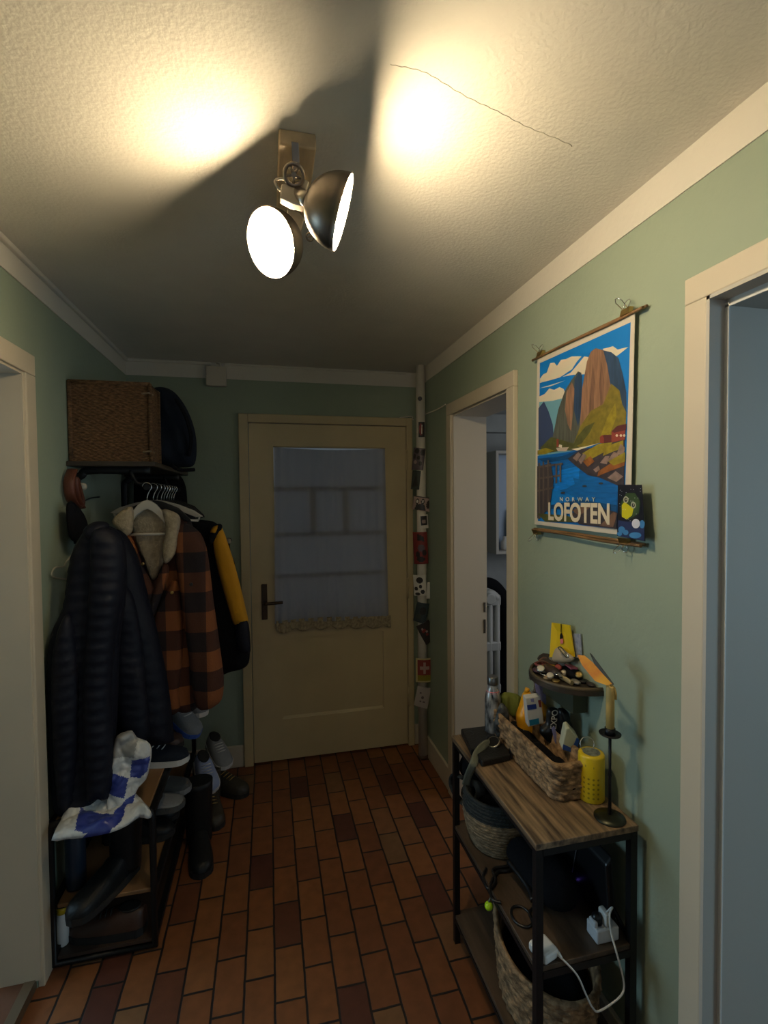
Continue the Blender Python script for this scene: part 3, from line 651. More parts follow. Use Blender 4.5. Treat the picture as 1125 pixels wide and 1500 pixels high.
b = B(); ol = [at(x, y, Y=2.305) for x, y in ((222, 650), (232, 655), (236, 676), (222, 676))]; pillow(b, ol, (0, -1, 0), .012, .012); tag(obj('pouch', b, mat('grey_beige_cloth', (.14, .11, .08), .9, bump=(90, .6))), 'small beige cloth pouch squeezed between basket and backpack', 'pouch')

# red-brown leather belt on rack frame
b = B(); P = lambda x, y, X=XL + .03: at(x, y, X=X)
tube(b, [P(106, 688), P(101, 706), P(103, 728), P(112, 742), P(117, 736), P(112, 715), P(107, 700), P(110, 725), P(118, 744)], .013, 8, smooth=6, ru=1.5, rv=.5)
tag(obj('leather_belt', b, BROWNL), 'red-brown leather belt coiled at the left end of the rack', 'belt')
# black tote hanging low on the left frame
b = B(); ol = [at(x, y, X=XL + .05) for x, y in ((101, 735), (118, 748), (126, 770), (122, 790), (105, 790))]
pillow(b, ol, (1, 0, 0), .02, .014); tag(obj('cloth_bag', b, BLKC), 'small black cloth bag hanging from the left end of the rack', 'bag')
b = B(); tube(b, [at(118, 737, X=XL + .03), at(132, 730, X=XL + .03), at(146, 728, X=XL + .04)], .003, 6, smooth=5); tube(b, [at(110, 768, X=XL + .03), at(118, 773, X=XL + .03), at(126, 771, X=XL + .04)], .003, 6, smooth=4)
tag(obj('cord', b, BLKP), 'thin black cord looping across the wall behind the rack frame', 'cord')
# black rounded bag behind hangers
b = B(); ol = [at(x, y, Y=2.87) for x, y in ((196, 720), (200, 696), (222, 686), (250, 688), (268, 702), (274, 728), (270, 760), (230, 770), (200, 752))]
pillow(b, ol, (0, -1, 0), .035, .02); tag(obj('shoulder_bag', b, BLKC), 'black rounded bag hanging on the rack behind the hangers', 'bag')

# ---- hangers
def hanger_parts(t, w_=.40, flat=.011, m_=PLW, drop=.07, bar=True, hook=True):
    """local: hook ring centre at origin (the rail), shoulders along X"""
    if hook:
        b = B(); r = .017; pts = [(r * math.cos(a), 0, r * math.sin(a) ) for a in [PI * (-.12) + PI * 1.15 * k / 12 for k in range(13)]]
        pts = pts[::-1]; pts = [(-x, y, z) for x, y, z in pts][::-1]
        pts += [( .0 - .004, 0, -.03), (0, 0, -.05), (0, 0, -.066)]
        pts = [( .017 * math.cos(a), 0, .017 * math.sin(a)) for a in [PI * 1.0 - PI * 1.25 * k / 12 for k in range(13)]] + [(.004, 0, -.028), (0, 0, -.042), (0, 0, -.07)]
        tube(b, pts, .0022, 8); obj('hook', b, CHROME, t, world=False)
    b = B(); zt = -.062
    up = [(-w_ / 2, zt - drop), (-w_ / 2 + .006, zt - drop + .014), (-.10, zt - .026), (-.035, zt + .002), (0, zt + .008), (.035, zt + .002), (.10, zt - .026), (w_ / 2 - .006, zt - drop + .014), (w_ / 2, zt - drop)]
    lo_ = [(w_ / 2 - .02, zt - drop + .0), (.10, zt - .064), (.04, zt - .034), (0, zt - .022), (-.04, zt - .034), (-.10, zt - .064), (-w_ / 2 + .02, zt - drop)]
    prism(b, [(x, -flat / 2, z) for x, z in up + lo_], (0, flat, 0)); obj('shoulder_bar', b, m_, t, world=False, bevel=.003)
    if bar:
        b = B(); cyl(b, (-w_ / 2 + .012, 0, zt - drop + .0), (w_ / 2 - .012, 0, zt - drop + .0), .0045, 10); obj('trouser_bar', b, m_, t, world=False)
PLH = mat('white_lacquered_wood', (.58, .54, .46), .4)
h1 = thing('coat_hanger', 'white wooden hanger holding the plaid jacket', 'hanger', (-.474, 2.15, 1.623))
def wide_hanger(t, w_, drop, bar_z, flat, m_):
    b = B(); pts = [(.017 * math.cos(a), 0, .017 * math.sin(a)) for a in [PI - PI * 1.25 * k / 12 for k in range(13)]] + [(.004, 0, -.028), (0, 0, -.042), (0, 0, -.07)]
    tube(b, pts, .0022, 8); obj('hook', b, CHROME, t, world=False)
    b = B(); zt = -.062; h_ = w_ / 2
    up = [(-h_, zt - drop), (-h_ * .8, zt - drop * .55), (-h_ * .45, zt - drop * .12), (-h_ * .2, zt + .004), (0, zt + .009), (h_ * .2, zt + .004), (h_ * .45, zt - drop * .12), (h_ * .8, zt - drop * .55), (h_, zt - drop)]
    lo_ = [(h_ * .86, zt - drop - .004), (h_ * .5, zt - drop * .62), (h_ * .2, zt - drop * .40), (0, zt - drop * .33), (-h_ * .2, zt - drop * .40), (-h_ * .5, zt - drop * .62), (-h_ * .86, zt - drop - .004)]
    prism(b, [(x, -flat / 2, z) for x, z in up + lo_], (0, flat, 0)); obj('shoulder_bar', b, m_, t, world=False, bevel=.003)
    b = B(); cyl(b, (-h_ * .9, 0, bar_z), (h_ * .9, 0, bar_z), .0055, 10)
    for s_ in (-1, 1): tube(b, [(s_ * h_ * .9, 0, bar_z), (s_ * h_ * .93, 0, zt - drop)], .004, 8)
    obj('trouser_bar', b, m_, t, world=False)
wide_hanger(h1, .155, .085, -.192, .020, PLH)
h2 = thing('coat_hanger', 'empty white wooden hanger turned sideways behind the plaid jacket', 'hanger', (-.462, 2.285, 1.623)); wide_hanger(h2, .40, .055, -.135, .016, PLH); h2.rotation_euler = (0, .05, math.radians(-14))
h3 = thing('coat_hanger', 'black hanger on the rail, nearest behind the empty white one', 'hanger', (-.47, 2.40, 1.623), 'black hangers on the clothes rail'); hanger_parts(h3, .30, .009, BLKP, .085, False)
for k, Yh in enumerate((2.24, 2.46, 2.52, 2.58, 2.64, 2.70)):
    dup(h3, (-.47, Yh, 1.623), ['black hanger squeezed between the two white hangers', 'second black hanger behind the empty white one', 'third black hanger behind the empty white one', 'fourth black hanger behind the empty white one', 'fifth black hanger behind the empty white one', 'sixth black hanger, farthest along the rail'][k], rot=(0, 0, .05 * (k % 3 - 1)))

# ---- coats
def quilt(pitch, a, slope=0):
    return lambda p, x, y: a * (abs(math.sin((p.z + slope * p.x) * PI / pitch)) - .6) + .006 * noise.noise(p * 9)
def folds(a, k=38): return lambda p, x, y: a * math.sin(x * k + 1.5 * math.sin(p.z * 5)) + .006 * noise.noise(p * 8)
def OL(pts, **k): return [at(x, y, **k) for x, y in pts]
# plaid jacket
PJ = thing('plaid_jacket', 'rust and black buffalo-plaid jacket with cream sherpa collar on a white hanger', 'jacket', (-.4, 2.2, .75))
b = B(); pillow(b, OL(((172, 772), (190, 756), (262, 758), (284, 775), (288, 860), (296, 960), (290, 1035), (250, 1042), (215, 1040), (205, 900), (190, 820)), Y=2.255), (0, -1, 0), .05, .018, rnd=.05, disp=folds(.006)); obj('body', b, PLAID, PJ)
b = B(); pillow(b, OL(((258, 768), (284, 772), (302, 800), (313, 880), (324, 960), (328, 1000), (321, 1030), (288, 1036), (276, 960), (264, 870), (256, 810)), Y=2.165), (0, -1, 0), .05, .016, rnd=.06, disp=folds(.005, 60)); obj('sleeve', b, PLAID, PJ)
b = B(); pillow(b, OL(((236, 880), (262, 850), (268, 950), (262, 1010), (262, 1042), (226, 1042), (222, 930)), Y=2.19), (0, -1, 0), .018, .016, rnd=.03, disp=folds(.004)); obj('front_panel', b, PLAID, PJ)
b = B(); pillow(b, OL(((192, 752), (216, 744), (244, 752), (246, 800), (236, 832), (223, 850), (208, 815), (196, 785)), Y=2.192), (0, -1, 0), .014, .012, rnd=.05); obj('sherpa_lining', b, SHERPA, PJ)
b = B(); pillow(b, OL(((164, 764), (178, 748), (193, 742), (196, 756), (194, 778), (184, 786), (176, 780)), Y=2.13), (0, -1, 0), .026, .009); obj('collar', b, SHERPA, PJ)
b = B(); pillow(b, OL(((238, 748), (250, 748), (264, 758), (261, 785), (256, 812), (241, 826), (238, 800), (243, 775)), Y=2.13), (0, -1, 0), .024, .009); obj('collar', b, SHERPA, PJ)
b = B(); pillow(b, OL(((176, 782), (192, 786), (210, 830), (226, 866), (214, 905), (196, 870), (182, 830)), Y=2.15), (0, -1, 0), .02, .012); obj('lapel', b, PLAID, PJ)
b = B(); pillow(b, OL(((240, 824), (248, 838), (234, 880), (222, 910), (218, 895), (226, 860)), Y=2.145), (0, -1, 0), .02, .01); obj('lapel', b, PLAID, PJ)
for x, y in ((188, 794), (209, 826), (252, 868), (280, 856)):
    p = at(x, y, Y=2.118 if x < 260 else 2.108); b = B(); lathe(b, [(.007, 0), (.007, .003), (.004, .005)], axisM(p, (0, -1, 0)), 14); obj('button', b, BRASS if x < 260 else BLKP, PJ)
# black and yellow fleece
YJ = thing('fleece_jacket', 'black jacket with a golden-yellow sleeve panel hanging last on the rail', 'jacket', (-.2, 2.4, .8))
b = B(); pillow(b, OL(((276, 768), (300, 762), (322, 772), (338, 820), (352, 870), (363, 915), (366, 950), (362, 975), (338, 984), (318, 982), (306, 900), (290, 820)), Y=2.42), (0, -1, 0), .05, .018, rnd=.06, disp=folds(.006, 50)); obj('body', b, BLKC, YJ)
b = B(); pillow(b, OL(((312, 790), (322, 768), (337, 805), (350, 850), (360, 892), (363, 912), (345, 918), (333, 885), (318, 830)), Y=2.35), (0, -1, 0), .025, .012, rnd=.03); obj('sleeve_panel', b, GOLD, YJ)
b = B(); pillow(b, OL(((304, 786), (318, 768), (326, 772), (314, 792), (308, 800)), Y=2.335), (0, -1, 0), .012, .012); obj('shoulder_patch', b, BLKC, YJ)
b = B(); pillow(b, OL(((344, 914), (362, 908), (367, 945), (364, 958), (348, 950)), Y=2.345), (0, -1, 0), .03, .012); obj('cuff', b, NAVY, YJ)
b = B(); pillow(b, OL(((308, 780), (312, 772), (320, 770), (317, 782)), Y=2.33), (0, -1, 0), .01, .008); obj('yellow_tab', b, GOLD, YJ)
# black coat hung between
b = B(); pillow(b, OL(((262, 760), (292, 770), (318, 820), (335, 900), (340, 975), (310, 985), (270, 980)), Y=2.52), (0, -1, 0), .04, .02, rnd=.05); tag(obj('black_coat', b, BLKC), 'plain black coat squeezed between plaid jacket and yellow-panelled jacket', 'coat')
# middle black quilted jacket
MJ = thing('quilted_jacket', 'black quilted jacket hanging between navy puffer and plaid jacket', 'jacket', (-.48, 2.08, .75))
b = B(); pillow(b, OL(((150, 782), (178, 778), (200, 810), (216, 868), (232, 930), (246, 1000), (254, 1070), (250, 1088), (200, 1092), (150, 1095), (140, 950), (140, 840)), Y=2.1), (0, -1, 0), .065, .018, rnd=.07, disp=quilt(.055, .006, .15)); obj('body', b, NAVY, MJ)
b = B(); pillow(b, OL(((160, 860), (192, 866), (208, 940), (214, 1010), (218, 1080), (184, 1085), (166, 1000)), Y=2.02), (0, -1, 0), .035, .015, rnd=.05, disp=quilt(.04, .006, .2)); obj('sleeve', b, NAVY, MJ)
# long navy puffer at the front
NJ = thing('puffer_coat', 'long dark navy puffer coat hanging nearest, beside the left door frame', 'coat', (-.62, 1.87, .5))
b = B(); pillow(b, OL(((108, 802), (130, 772), (160, 770), (182, 792), (186, 860), (176, 940), (172, 1050), (162, 1130), (140, 1185), (84, 1192), (73, 1110), (70, 980), (74, 930), (92, 890), (99, 840)), Y=1.885), (0, -1, 0), .05, .016, rnd=.05, disp=quilt(.045, .009, -.12), back=.5, sm=3); obj('body', b, NAVY, NJ)
b = B(); pillow(b, OL(((134, 780), (160, 775), (180, 795), (182, 855), (170, 930), (164, 1010), (166, 1090), (162, 1164), (146, 1169), (127, 1167), (122, 1080), (122, 990), (128, 900), (132, 840)), Y=1.835), (0, -1, 0), .045, .013, rnd=.05, disp=quilt(.04, .009, .1)); obj('sleeve', b, NAVY, NJ)
b = B(); pillow(b, OL(((76, 965), (96, 900), (112, 930), (116, 1040), (112, 1130), (104, 1180), (86, 1184), (78, 1100)), Y=1.838), (0, -1, 0), .035, .013, rnd=.05, disp=quilt(.04, .009, -.15)); obj('sleeve', b, NAVY, NJ)
b = B(); pillow(b, OL(((122, 776), (140, 764), (160, 768), (150, 790), (130, 796)), Y=1.87), (0, -1, 0), .045, .014); obj('hood', b, NAVY, NJ)
# wire hanger corner peeping out on the wall
b = B(); tube(b, [at(107, 812, X=XL + .03), at(98, 822, X=XL + .025), at(93, 830, X=XL + .02), at(80, 832, X=XL + .015), at(76, 844, X=XL + .012), at(92, 848, X=XL + .015), at(110, 850, X=XL + .03)], .0032, 8, smooth=5)
tag(obj('wire_hanger', b, mat('bare_wire', (.45, .42, .32), .4, .3)), 'bare wire hanger peeping out left of the navy puffer', 'hanger')

# ================================================================== SHOE BENCH
BN = thing('shoe_bench', 'black metal shoe bench with oak boards under the coats', 'shoe bench', (-.575, 2.3, 0))
bx0, bx1, by0, by1, bz = -.725, -.41, 1.82, 2.78, .495
def frame_loop(b, Y):
    tube(b, [(bx0, Y, .012), (bx1, Y, .012), (bx1, Y, bz - .03), (bx1 - .006, Y, bz - .008), (bx1 - .03, Y, bz), (bx0 + .03, Y, bz), (bx0 + .006, Y, bz - .008), (bx0, Y, bz - .03)], .0125, 8, closed=True)
for Y in (by0, by1):
    b = B(); frame_loop(b, Y); obj('end_frame', b, BLK, BN)
for x in (bx0, bx1):
    for z in (bz - .012, .205, .04):
        b = B(); box(b, (x - .010, by0, z - .010), (x + .010, by1, z + .010)); obj('side_rail', b, BLK, BN)
b = B(); rbox(b, (bx0 + .011, by0 + .013, bz - .014), (bx1 - .011, by1 - .013, bz + .004), .003); obj('top_board', b, WOODB, BN)
b = B(); rbox(b, (bx0 + .011, by0 + .006, .196), (bx1 - .011, by1 - .013, .21), .003); obj('middle_board', b, WOODB, BN)
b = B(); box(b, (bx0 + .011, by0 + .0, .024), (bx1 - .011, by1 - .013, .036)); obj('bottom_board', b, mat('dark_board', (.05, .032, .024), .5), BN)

# crumpled plastic bag
PB = thing('plastic_bag', 'crumpled white and blue plastic bag on the shoe bench', 'bag', (-.55, 1.83, .5))
def facet(p, s1=.016, s2=.008): return s1 * (abs(noise.noise(p * 13)) * 2 - .5) + s2 * abs(noise.noise(p * 34 + Vector((3, 1, 2))))
LOW = [[(p.x, p.y) for p in OL(q, Z=.515)] for q in (((118, 1187), (166, 1195), (160, 1218), (110, 1214)), ((168, 1190), (196, 1168), (186, 1180), (178, 1200), (160, 1210)), ((176, 1206), (190, 1202), (186, 1208), (176, 1213)))]
STD = [[(p.x, p.z) for p in OL(q, Y=1.84)] for q in (((191, 1116), (217, 1114), (214, 1132), (203, 1142), (189, 1140)), ((161, 1133), (187, 1141), (182, 1168), (158, 1160)), ((184, 1170), (198, 1164), (190, 1188), (174, 1200), (164, 1196)))]
STG = [[(p.x, p.z) for p in OL(q, Y=1.84)] for q in (((158, 1112), (168, 1070), (190, 1070), (198, 1090), (194, 1112)),)]
low = OL(((75, 1228), (88, 1204), (104, 1172), (118, 1158), (146, 1150), (172, 1150), (200, 1168), (212, 1178), (223, 1192), (216, 1198), (204, 1196), (186, 1207), (160, 1217), (120, 1224), (96, 1226)), Z=.5)
b = B(); pillow(b, [p + Vector((0, 0, .002)) for p in low], (0, -.1, 1), .022, .005, rnd=.035, sm=2, disp=lambda p, x, y: facet(p, .018, .008), back=.0, mfn=lambda p: 1 if any(inpoly(p.x, p.y, q) for q in LOW) else 0); obj('lower_film', b, [FILM, FILMB], PB)
std = OL(((158, 1160), (161, 1128), (165, 1098), (170, 1080), (182, 1074), (193, 1073), (200, 1083), (214, 1088), (222, 1100), (219, 1125), (214, 1142), (203, 1153), (199, 1166), (210, 1180), (196, 1196), (178, 1202), (160, 1196)), Y=1.86)
b = B(); pillow(b, std, (.15, -1, .15), .024, .0048, rnd=.022, sm=2, disp=lambda p, x, y: facet(p, .026, .010), mfn=lambda p: 1 if any(inpoly(p.x, p.z, q) for q in STD) else (2 if any(inpoly(p.x, p.z, q) for q in STG) else 0)); obj('standing_film', b, [FILM, FILMB, FILMG], PB)

# shoes
def shoe(name, label, cat, p, ang, L=.28, mats=(BOOT, RUBBER), hgt=.09, shaft=0, wid=.095, group=None, tilt=0):
    """toe along local +X; heel at origin"""
    t = thing(name, label, cat, p, group); t.rotation_euler = (0, tilt, ang)
    secs = []
    for i in range(17):
        s = i / 16; wdt = wid / 2 * (.62 + .38 * math.sin(min(s * 1.25, 1) * PI * .62)) * (1 if s < .8 else math.sqrt(max(.04, 1 - ((s - .8) / .205) ** 2)))
        if s < .06: wdt *= .65 + s * 6
        secs.append((s, wdt))
    b = B(); rings = []
    for s, wd in secs:
        rings.append([b.verts.new((L * s, wd * c_, z)) for c_, z in ((-1.06, 0), (-1.06, .022 + .006 * (1 - s)), (1.06, .022 + .006 * (1 - s)), (1.06, 0))])
    for i in range(16):
        for k in range(4):
            f = b.faces.new((rings[i][k], rings[i][(k + 1) % 4], rings[i + 1][(k + 1) % 4], rings[i + 1][k]))
    b.faces.new(rings[0][::-1]); b.faces.new(rings[-1]); obj('sole', b, mats[1], t, world=False)
    b = B(); rings = []
    for s, wd in secs:
        top = hgt * (1.0 if s < .32 else (1 - .52 * ((s - .32) / .68) ** .8)) * (1 if s < .9 else math.sqrt(max(.1, 1 - ((s - .9) / .12) ** 2)))
        if shaft and s < .38: top = hgt
        rings.append([b.verts.new((L * s, wd * math.copysign(abs(math.cos(a)) ** .7, math.cos(a)), .02 + (top - .02) * math.sin(a) ** .8)) for a in [PI * k / 10 for k in range(11)]])
    for i in range(16):
        for k in range(10):
            f = b.faces.new((rings[i][k], rings[i][k + 1], rings[i + 1][k + 1], rings[i + 1][k])); f.smooth = True
    b.faces.new(rings[0]); b.faces.new(rings[-1][::-1]); obj('upper', b, mats[0], t, world=False)
    if shaft:
        b = B(); tube(b, [(L * .17, 0, .03), (L * .17, 0, hgt), (L * .165, 0, (hgt + shaft) / 2), (L * .16, 0, shaft)], [wid * .5, wid * .52, wid * .54, wid * .58], 18, ru=1.15, rv=.95, smooth=3); obj('shaft', b, mats[0], t, world=False)
    else:
        b = B(); lathe(b, [(.028, 0), (.030, .006), (.022, .004)], Matrix.Translation((L * .2, 0, hgt - .004)), 16, sx=1.3, sy=.9); obj('collar', b, RUBBER, t, world=False)
    if not shaft or len(mats) > 2:
        b = B()
        for k in range(4):
            s = .42 + k * .07; zt = hgt * (1 - .52 * ((s - .32) / .68) ** .8) + .002; tube(b, [(L * s, -.022, zt - .006), (L * s + .006, 0, zt + .001), (L * s, .022, zt - .006)], .0025, 6)
        obj('laces', b, mats[2] if len(mats) > 2 else mats[1], t, world=False)
    return t
BT = bz + .0045
shoe('sneaker', 'dark sneaker with white sole beside the plastic bag', 'shoe', (-.60, 2.155, BT), math.radians(-8), .27, (NAVY2, SOLE, SOLE))
shoe('sneaker', 'dark brown low shoe behind the white-soled sneaker', 'shoe', (-.62, 2.30, BT), math.radians(-12), .25, (BOOTR, RUBBER))
shoe('running_shoe', 'grey running shoe with blue heel at the back of the bench', 'shoe', (-.50, 2.46, BT + .10), math.radians(-40), .25, (SHOEW, SHOEB, SOLE), tilt=.42)
shoe('running_shoe', 'pale grey shoe at the far end of the bench top', 'shoe', (-.52, 2.66, BT), math.radians(-30), .24, (SHOEW, SOLE, SOLE))
shoe('boot', 'black boot lying toe-out on the middle board, front end', 'boot', (-.50, 1.96, .212), math.radians(-120), .28, (BOOT, RUBBER), .10, .22)
shoe('shoe', 'black low shoe on the middle board behind the front boot', 'shoe', (-.66, 2.25, .212), math.radians(-8), .27, (BOOT, RUBBER))
shoe('slipper', 'grey slipper sticking its toe out of the middle board', 'shoe', (-.60, 2.13, .320), math.radians(-5), .25, (SHOEW, GREYC), .06)
shoe('shoe', 'black low shoe under the grey slipper on the middle board', 'shoe', (-.66, 2.13, .212), math.radians(-5), .27, (BOOT, RUBBER))
shoe('shoe', 'grey shoe toe poking out below the bench top edge', 'shoe', (-.60, 2.25, .320), math.radians(-8), .26, (GREYC, SHOEW), .08)
shoe('shoe', 'dark brown leather shoe on the bottom board at the front', 'shoe', (-.45, 1.86, .037), math.radians(170), .26, (BOOTR, RUBBER), .09)
shoe('boot', 'tall black boot standing on the floor in front of the bench', 'boot', (-.335, 2.36, 0), math.radians(-80), .26, (BOOT, RUBBER), .10, .30)
shoe('hiking_boot', 'dark olive hiking boot on the floor near the front door', 'boot', (-.33, 2.66, 0), math.radians(-75), .27, (BOOTB, RUBBER, BRASS), .11, .19)
shoe('hiking_boot', 'dark olive hiking boot against the far wall by the bench', 'boot', (-.35, 2.80, 0), math.radians(-35), .27, (BOOTB, RUBBER, BRASS), .11, .19)
shoe('sneaker', 'pale blue sneaker resting on the hiking boot, sole towards the hall', 'shoe', (-.36, 2.60, .24), math.radians(-65), .20, (mat('pale_blue_mesh', (.27, .33, .50), .8), SOLE, SOLE), .08, tilt=.4)
shoe('sneaker', 'grey sneaker stacked on the boots by the far wall', 'shoe', (-.33, 2.80, .23), math.radians(-60), .21, (SHOEW, SOLE, SOLE), .08, tilt=.3)
# bottle on the bottom board
sp = at(93, 1398, Y=1.87); BO = thing('spray_bottle', 'white bottle with yellow collar inside the front of the shoe bench', 'bottle', (sp.x, 1.87, .0365))
b = B(); lathe(b, [(.017, 0), (.019, .004), (.019, .10), (.014, .115)], Matrix.Translation((sp.x, 1.87, .0365)), 20); obj('bottle_body', b, PLW, BO)
b = B(); lathe(b, [(.0165, .112), (.0165, .135)], Matrix.Translation((sp.x, 1.87, .0365)), 20); obj('collar', b, YEL, BO)
b = B(); box(b, (sp.x - .012, 1.855, .0365 + .134), (sp.x + .03, 1.885, .0365 + .155)); obj('spray_head', b, NAVY2, BO, bevel=.004)
# hanging strap dark bottle behind front left post
b = B(); lathe(b, [(.03, 0), (.032, .01), (.032, .2), (.015, .24), (.015, .27)], Matrix.Translation((-.68, 1.9, .2115)), 20); tag(obj('dark_bottle', b, mat('dark_blue_plastic', (.02, .03, .05), .35)), 'dark blue bottle on the middle board at the wall side', 'bottle')

# ================================================================== POSTER
PSX = XR - .014
PO = thing('poster', 'blue Norwegian travel poster between two wooden rods on the green wall', 'poster', (PSX, 1.33, 1.45))
b = B()
prs = [mat('print_' + n_, c_, .55, **({'var': (60, .45), 'aniso': (1, 1.6, .22)} if n_.startswith('rock') or n_ in ('slate', 'pier') else {'var': (45, .35), 'aniso': (1, 1, 1.3)} if n_ in ('grass', 'moss', 'rust', 'stone', 'stone_dark', 'grass_dark') else {'var': (40, .3), 'aniso': (1, .5, 4)} if n_.startswith('water') else {})) for n_, c_ in (('paper', (.62, .56, .46)), ('sky', (.0, .17, .55)), ('lower_sky', (.14, .33, .42)), ('cloud', (.68, .60, .45)), ('far_peak', (.035, .055, .13)), ('slate', (.10, .105, .085)), ('rock_light', (.32, .17, .10)), ('rock_mid', (.20, .105, .065)), ('rock_blue', (.025, .06, .13)), ('grass', (.22, .17, .018)), ('grass_dark', (.09, .095, .022)), ('water', (.0, .12, .42)), ('water_dark', (.0, .06, .20)), ('water_light', (.0, .20, .70)), ('hut_red', (.24, .04, .025)), ('hut_roof', (.10, .02, .02)), ('stone', (.28, .19, .16)), ('stone_dark', (.045, .035, .045)), ('pier', (.13, .095, .08)), ('pier_dark', (.05, .04, .045)), ('moss', (.32, .25, .015)), ('rust', (.30, .10, .02)), ('letters', (.68, .58, .42)), ('boat', (.48, .38, .30)))]
ix = {m_.name[6:]: i for i, m_ in enumerate(prs)}
lay = [0]
def pp_(pts, c, l=None):
    lay[0] += 1; e = .00006 * lay[0] + .0002
    vs = [b.verts.new(at(x, y, X=PSX) + Vector((-e, 0, 0))) for x, y in pts]
    b.faces.new(vs).material_index = ix[c]
# paper sheet with a slight belly: the print lies on it
Pq = [at(x, y, X=PSX) for x, y in ((787, 527), (930, 459), (918, 790), (783, 768))]
Pq[2] = Vector((PSX, Pq[1].y + .012, Pq[3].z - .006))
prism(b, Pq, (.0012, 0, 0), ix['paper'])
pp_(((791, 532), (924, 472), (914, 776), (788, 763)), 'sky')
pp_(((790, 588), (840, 575), (845, 660), (789, 668)), 'lower_sky')
pp_(((791, 555), (796, 548), (801, 546), (806, 532), (812, 531), (816, 536), (822, 527), (829, 526), (833, 524), (838, 522), (852, 522), (845, 530), (838, 541), (820, 553), (806, 557), (791, 561)), 'cloud')
pp_(((824, 552), (836, 546), (848, 532), (856, 522), (862, 523), (862, 548), (840, 549)), 'cloud')
pp_(((790, 581), (798, 577), (805, 569), (812, 571), (820, 567), (826, 570), (830, 582), (810, 587), (790, 589)), 'cloud')
pp_(((883, 511), (892, 509), (898, 507), (905, 512), (921, 508), (906, 520), (892, 528)), 'cloud')
pp_(((790, 569), (826, 558), (829, 557), (806, 566)), 'cloud')
pp_(((789, 598), (797, 588), (804, 603), (810, 622), (813, 660), (789, 658)), 'far_peak')
pp_(((808, 650), (818, 600), (828, 572), (838, 556), (847, 544), (852, 546), (856, 640), (850, 660), (808, 660)), 'slate')
pp_(((830, 575), (838, 560), (842, 570), (840, 600), (837, 632), (832, 622), (828, 600)), 'rock_light')
pp_(((842, 556), (848, 545), (853, 550), (853, 600), (847, 625), (841, 600)), 'rock_blue')
pp_(((850, 625), (853, 570), (860, 530), (866, 515), (873, 510), (884, 513), (892, 525), (896, 560), (898, 610), (880, 640), (858, 645)), 'rock_light')
pp_(((862, 610), (866, 560), (869, 530), (872, 560), (870, 600), (866, 630)), 'rock_mid')
pp_(((878, 560), (882, 530), (886, 560), (884, 590), (880, 600)), 'rock_mid')
pp_(((884, 513), (896, 516), (906, 524), (912, 545), (918, 575), (918, 610), (902, 592), (894, 560), (890, 535)), 'rock_blue')
pp_(((840, 652), (850, 625), (866, 602), (884, 592), (896, 562), (908, 572), (912, 592), (918, 604), (916, 640), (880, 655), (838, 657)), 'grass')
pp_(((838, 656), (846, 640), (858, 625), (872, 618), (864, 634), (852, 650)), 'grass_dark')
pp_(((880, 640), (890, 612), (902, 590), (904, 610), (894, 636)), 'moss')
pp_(((792, 656), (808, 640), (842, 650), (850, 656), (800, 664)), 'grass_dark')
pp_(((788, 668), (830, 663), (878, 649), (900, 648), (914, 660), (912, 740), (860, 735), (788, 705)), 'water')
pp_(((788, 672), (824, 668), (858, 656), (838, 672), (800, 678)), 'water_dark')
pp_(((838, 658), (858, 654), (878, 649), (870, 652), (846, 660)), 'cloud')
pp_(((818, 690), (850, 682), (848, 706), (830, 716), (812, 720)), 'water_light')
pp_(((808, 740), (905, 720), (904, 755), (808, 745)), 'water_dark')
pp_(((840, 700), (880, 706), (905, 716), (904, 740), (850, 732)), 'water')
pp_(((788, 660), (800, 656), (812, 660), (800, 665), (788, 666)), 'moss')
pp_(((815, 656), (834, 655), (830, 661), (818, 661)), 'boat'); pp_(((816, 655), (816, 643), (819, 643), (819, 655)), 'hut_red'); pp_(((819, 655), (820, 651), (824, 652), (824, 656)), 'cloud')
pp_(((832, 672), (852, 658), (872, 655), (884, 648), (916, 640), (915, 715), (880, 700), (862, 696), (846, 684)), 'stone_dark')
pp_(((854, 664), (878, 650), (898, 648), (890, 660), (868, 672), (858, 676)), 'moss')
pp_(((888, 654), (914, 645), (914, 656), (898, 662), (884, 668)), 'moss')
for q in (((840, 671), (848, 662), (852, 666), (846, 676)), ((848, 674), (856, 664), (860, 668), (852, 680)), ((890, 676), (900, 662), (908, 664), (902, 678)), ((904, 666), (910, 650), (917, 656), (914, 666)), ((870, 688), (878, 682), (880, 688), (874, 692)), ((891, 700), (903, 690), (914, 698), (904, 706)), ((880, 678), (888, 668), (894, 668), (890, 680))): pp_(q, 'stone')
pp_(((878, 690), (900, 676), (917, 668), (916, 682), (890, 692), (876, 698)), 'rust'); pp_(((892, 676), (917, 662), (917, 676), (900, 682)), 'moss')
pp_(((855, 676), (866, 668), (872, 676), (862, 684)), 'rust')
pp_(((897, 648), (897, 632), (905, 625), (917, 622), (917, 644)), 'hut_red'); pp_(((897, 632), (905, 624), (919, 621), (918, 630), (901, 634)), 'hut_roof')
pp_(((880, 649), (880, 640), (886, 637), (897, 637), (897, 648)), 'hut_roof'); pp_(((880, 649), (880, 640), (884, 637), (886, 642), (886, 649)), 'hut_red')
for x in (905, 911, 916): pp_([(x - 2 * math.cos(a), 638 + 2 * math.sin(a)) for a in [k * PI / 3 for k in range(6)]], 'letters')
pp_(((788, 684), (808, 678), (812, 705), (806, 745), (788, 760)), 'pier_dark')
for x, y0_, y1_ in ((790, 678, 760), (796, 676, 758), (803, 674, 750), (815, 680, 708), (821, 678, 706)): pp_(((x, y0_), (x + 2.4, y0_), (x + 2.4, y1_), (x, y1_)), 'pier')
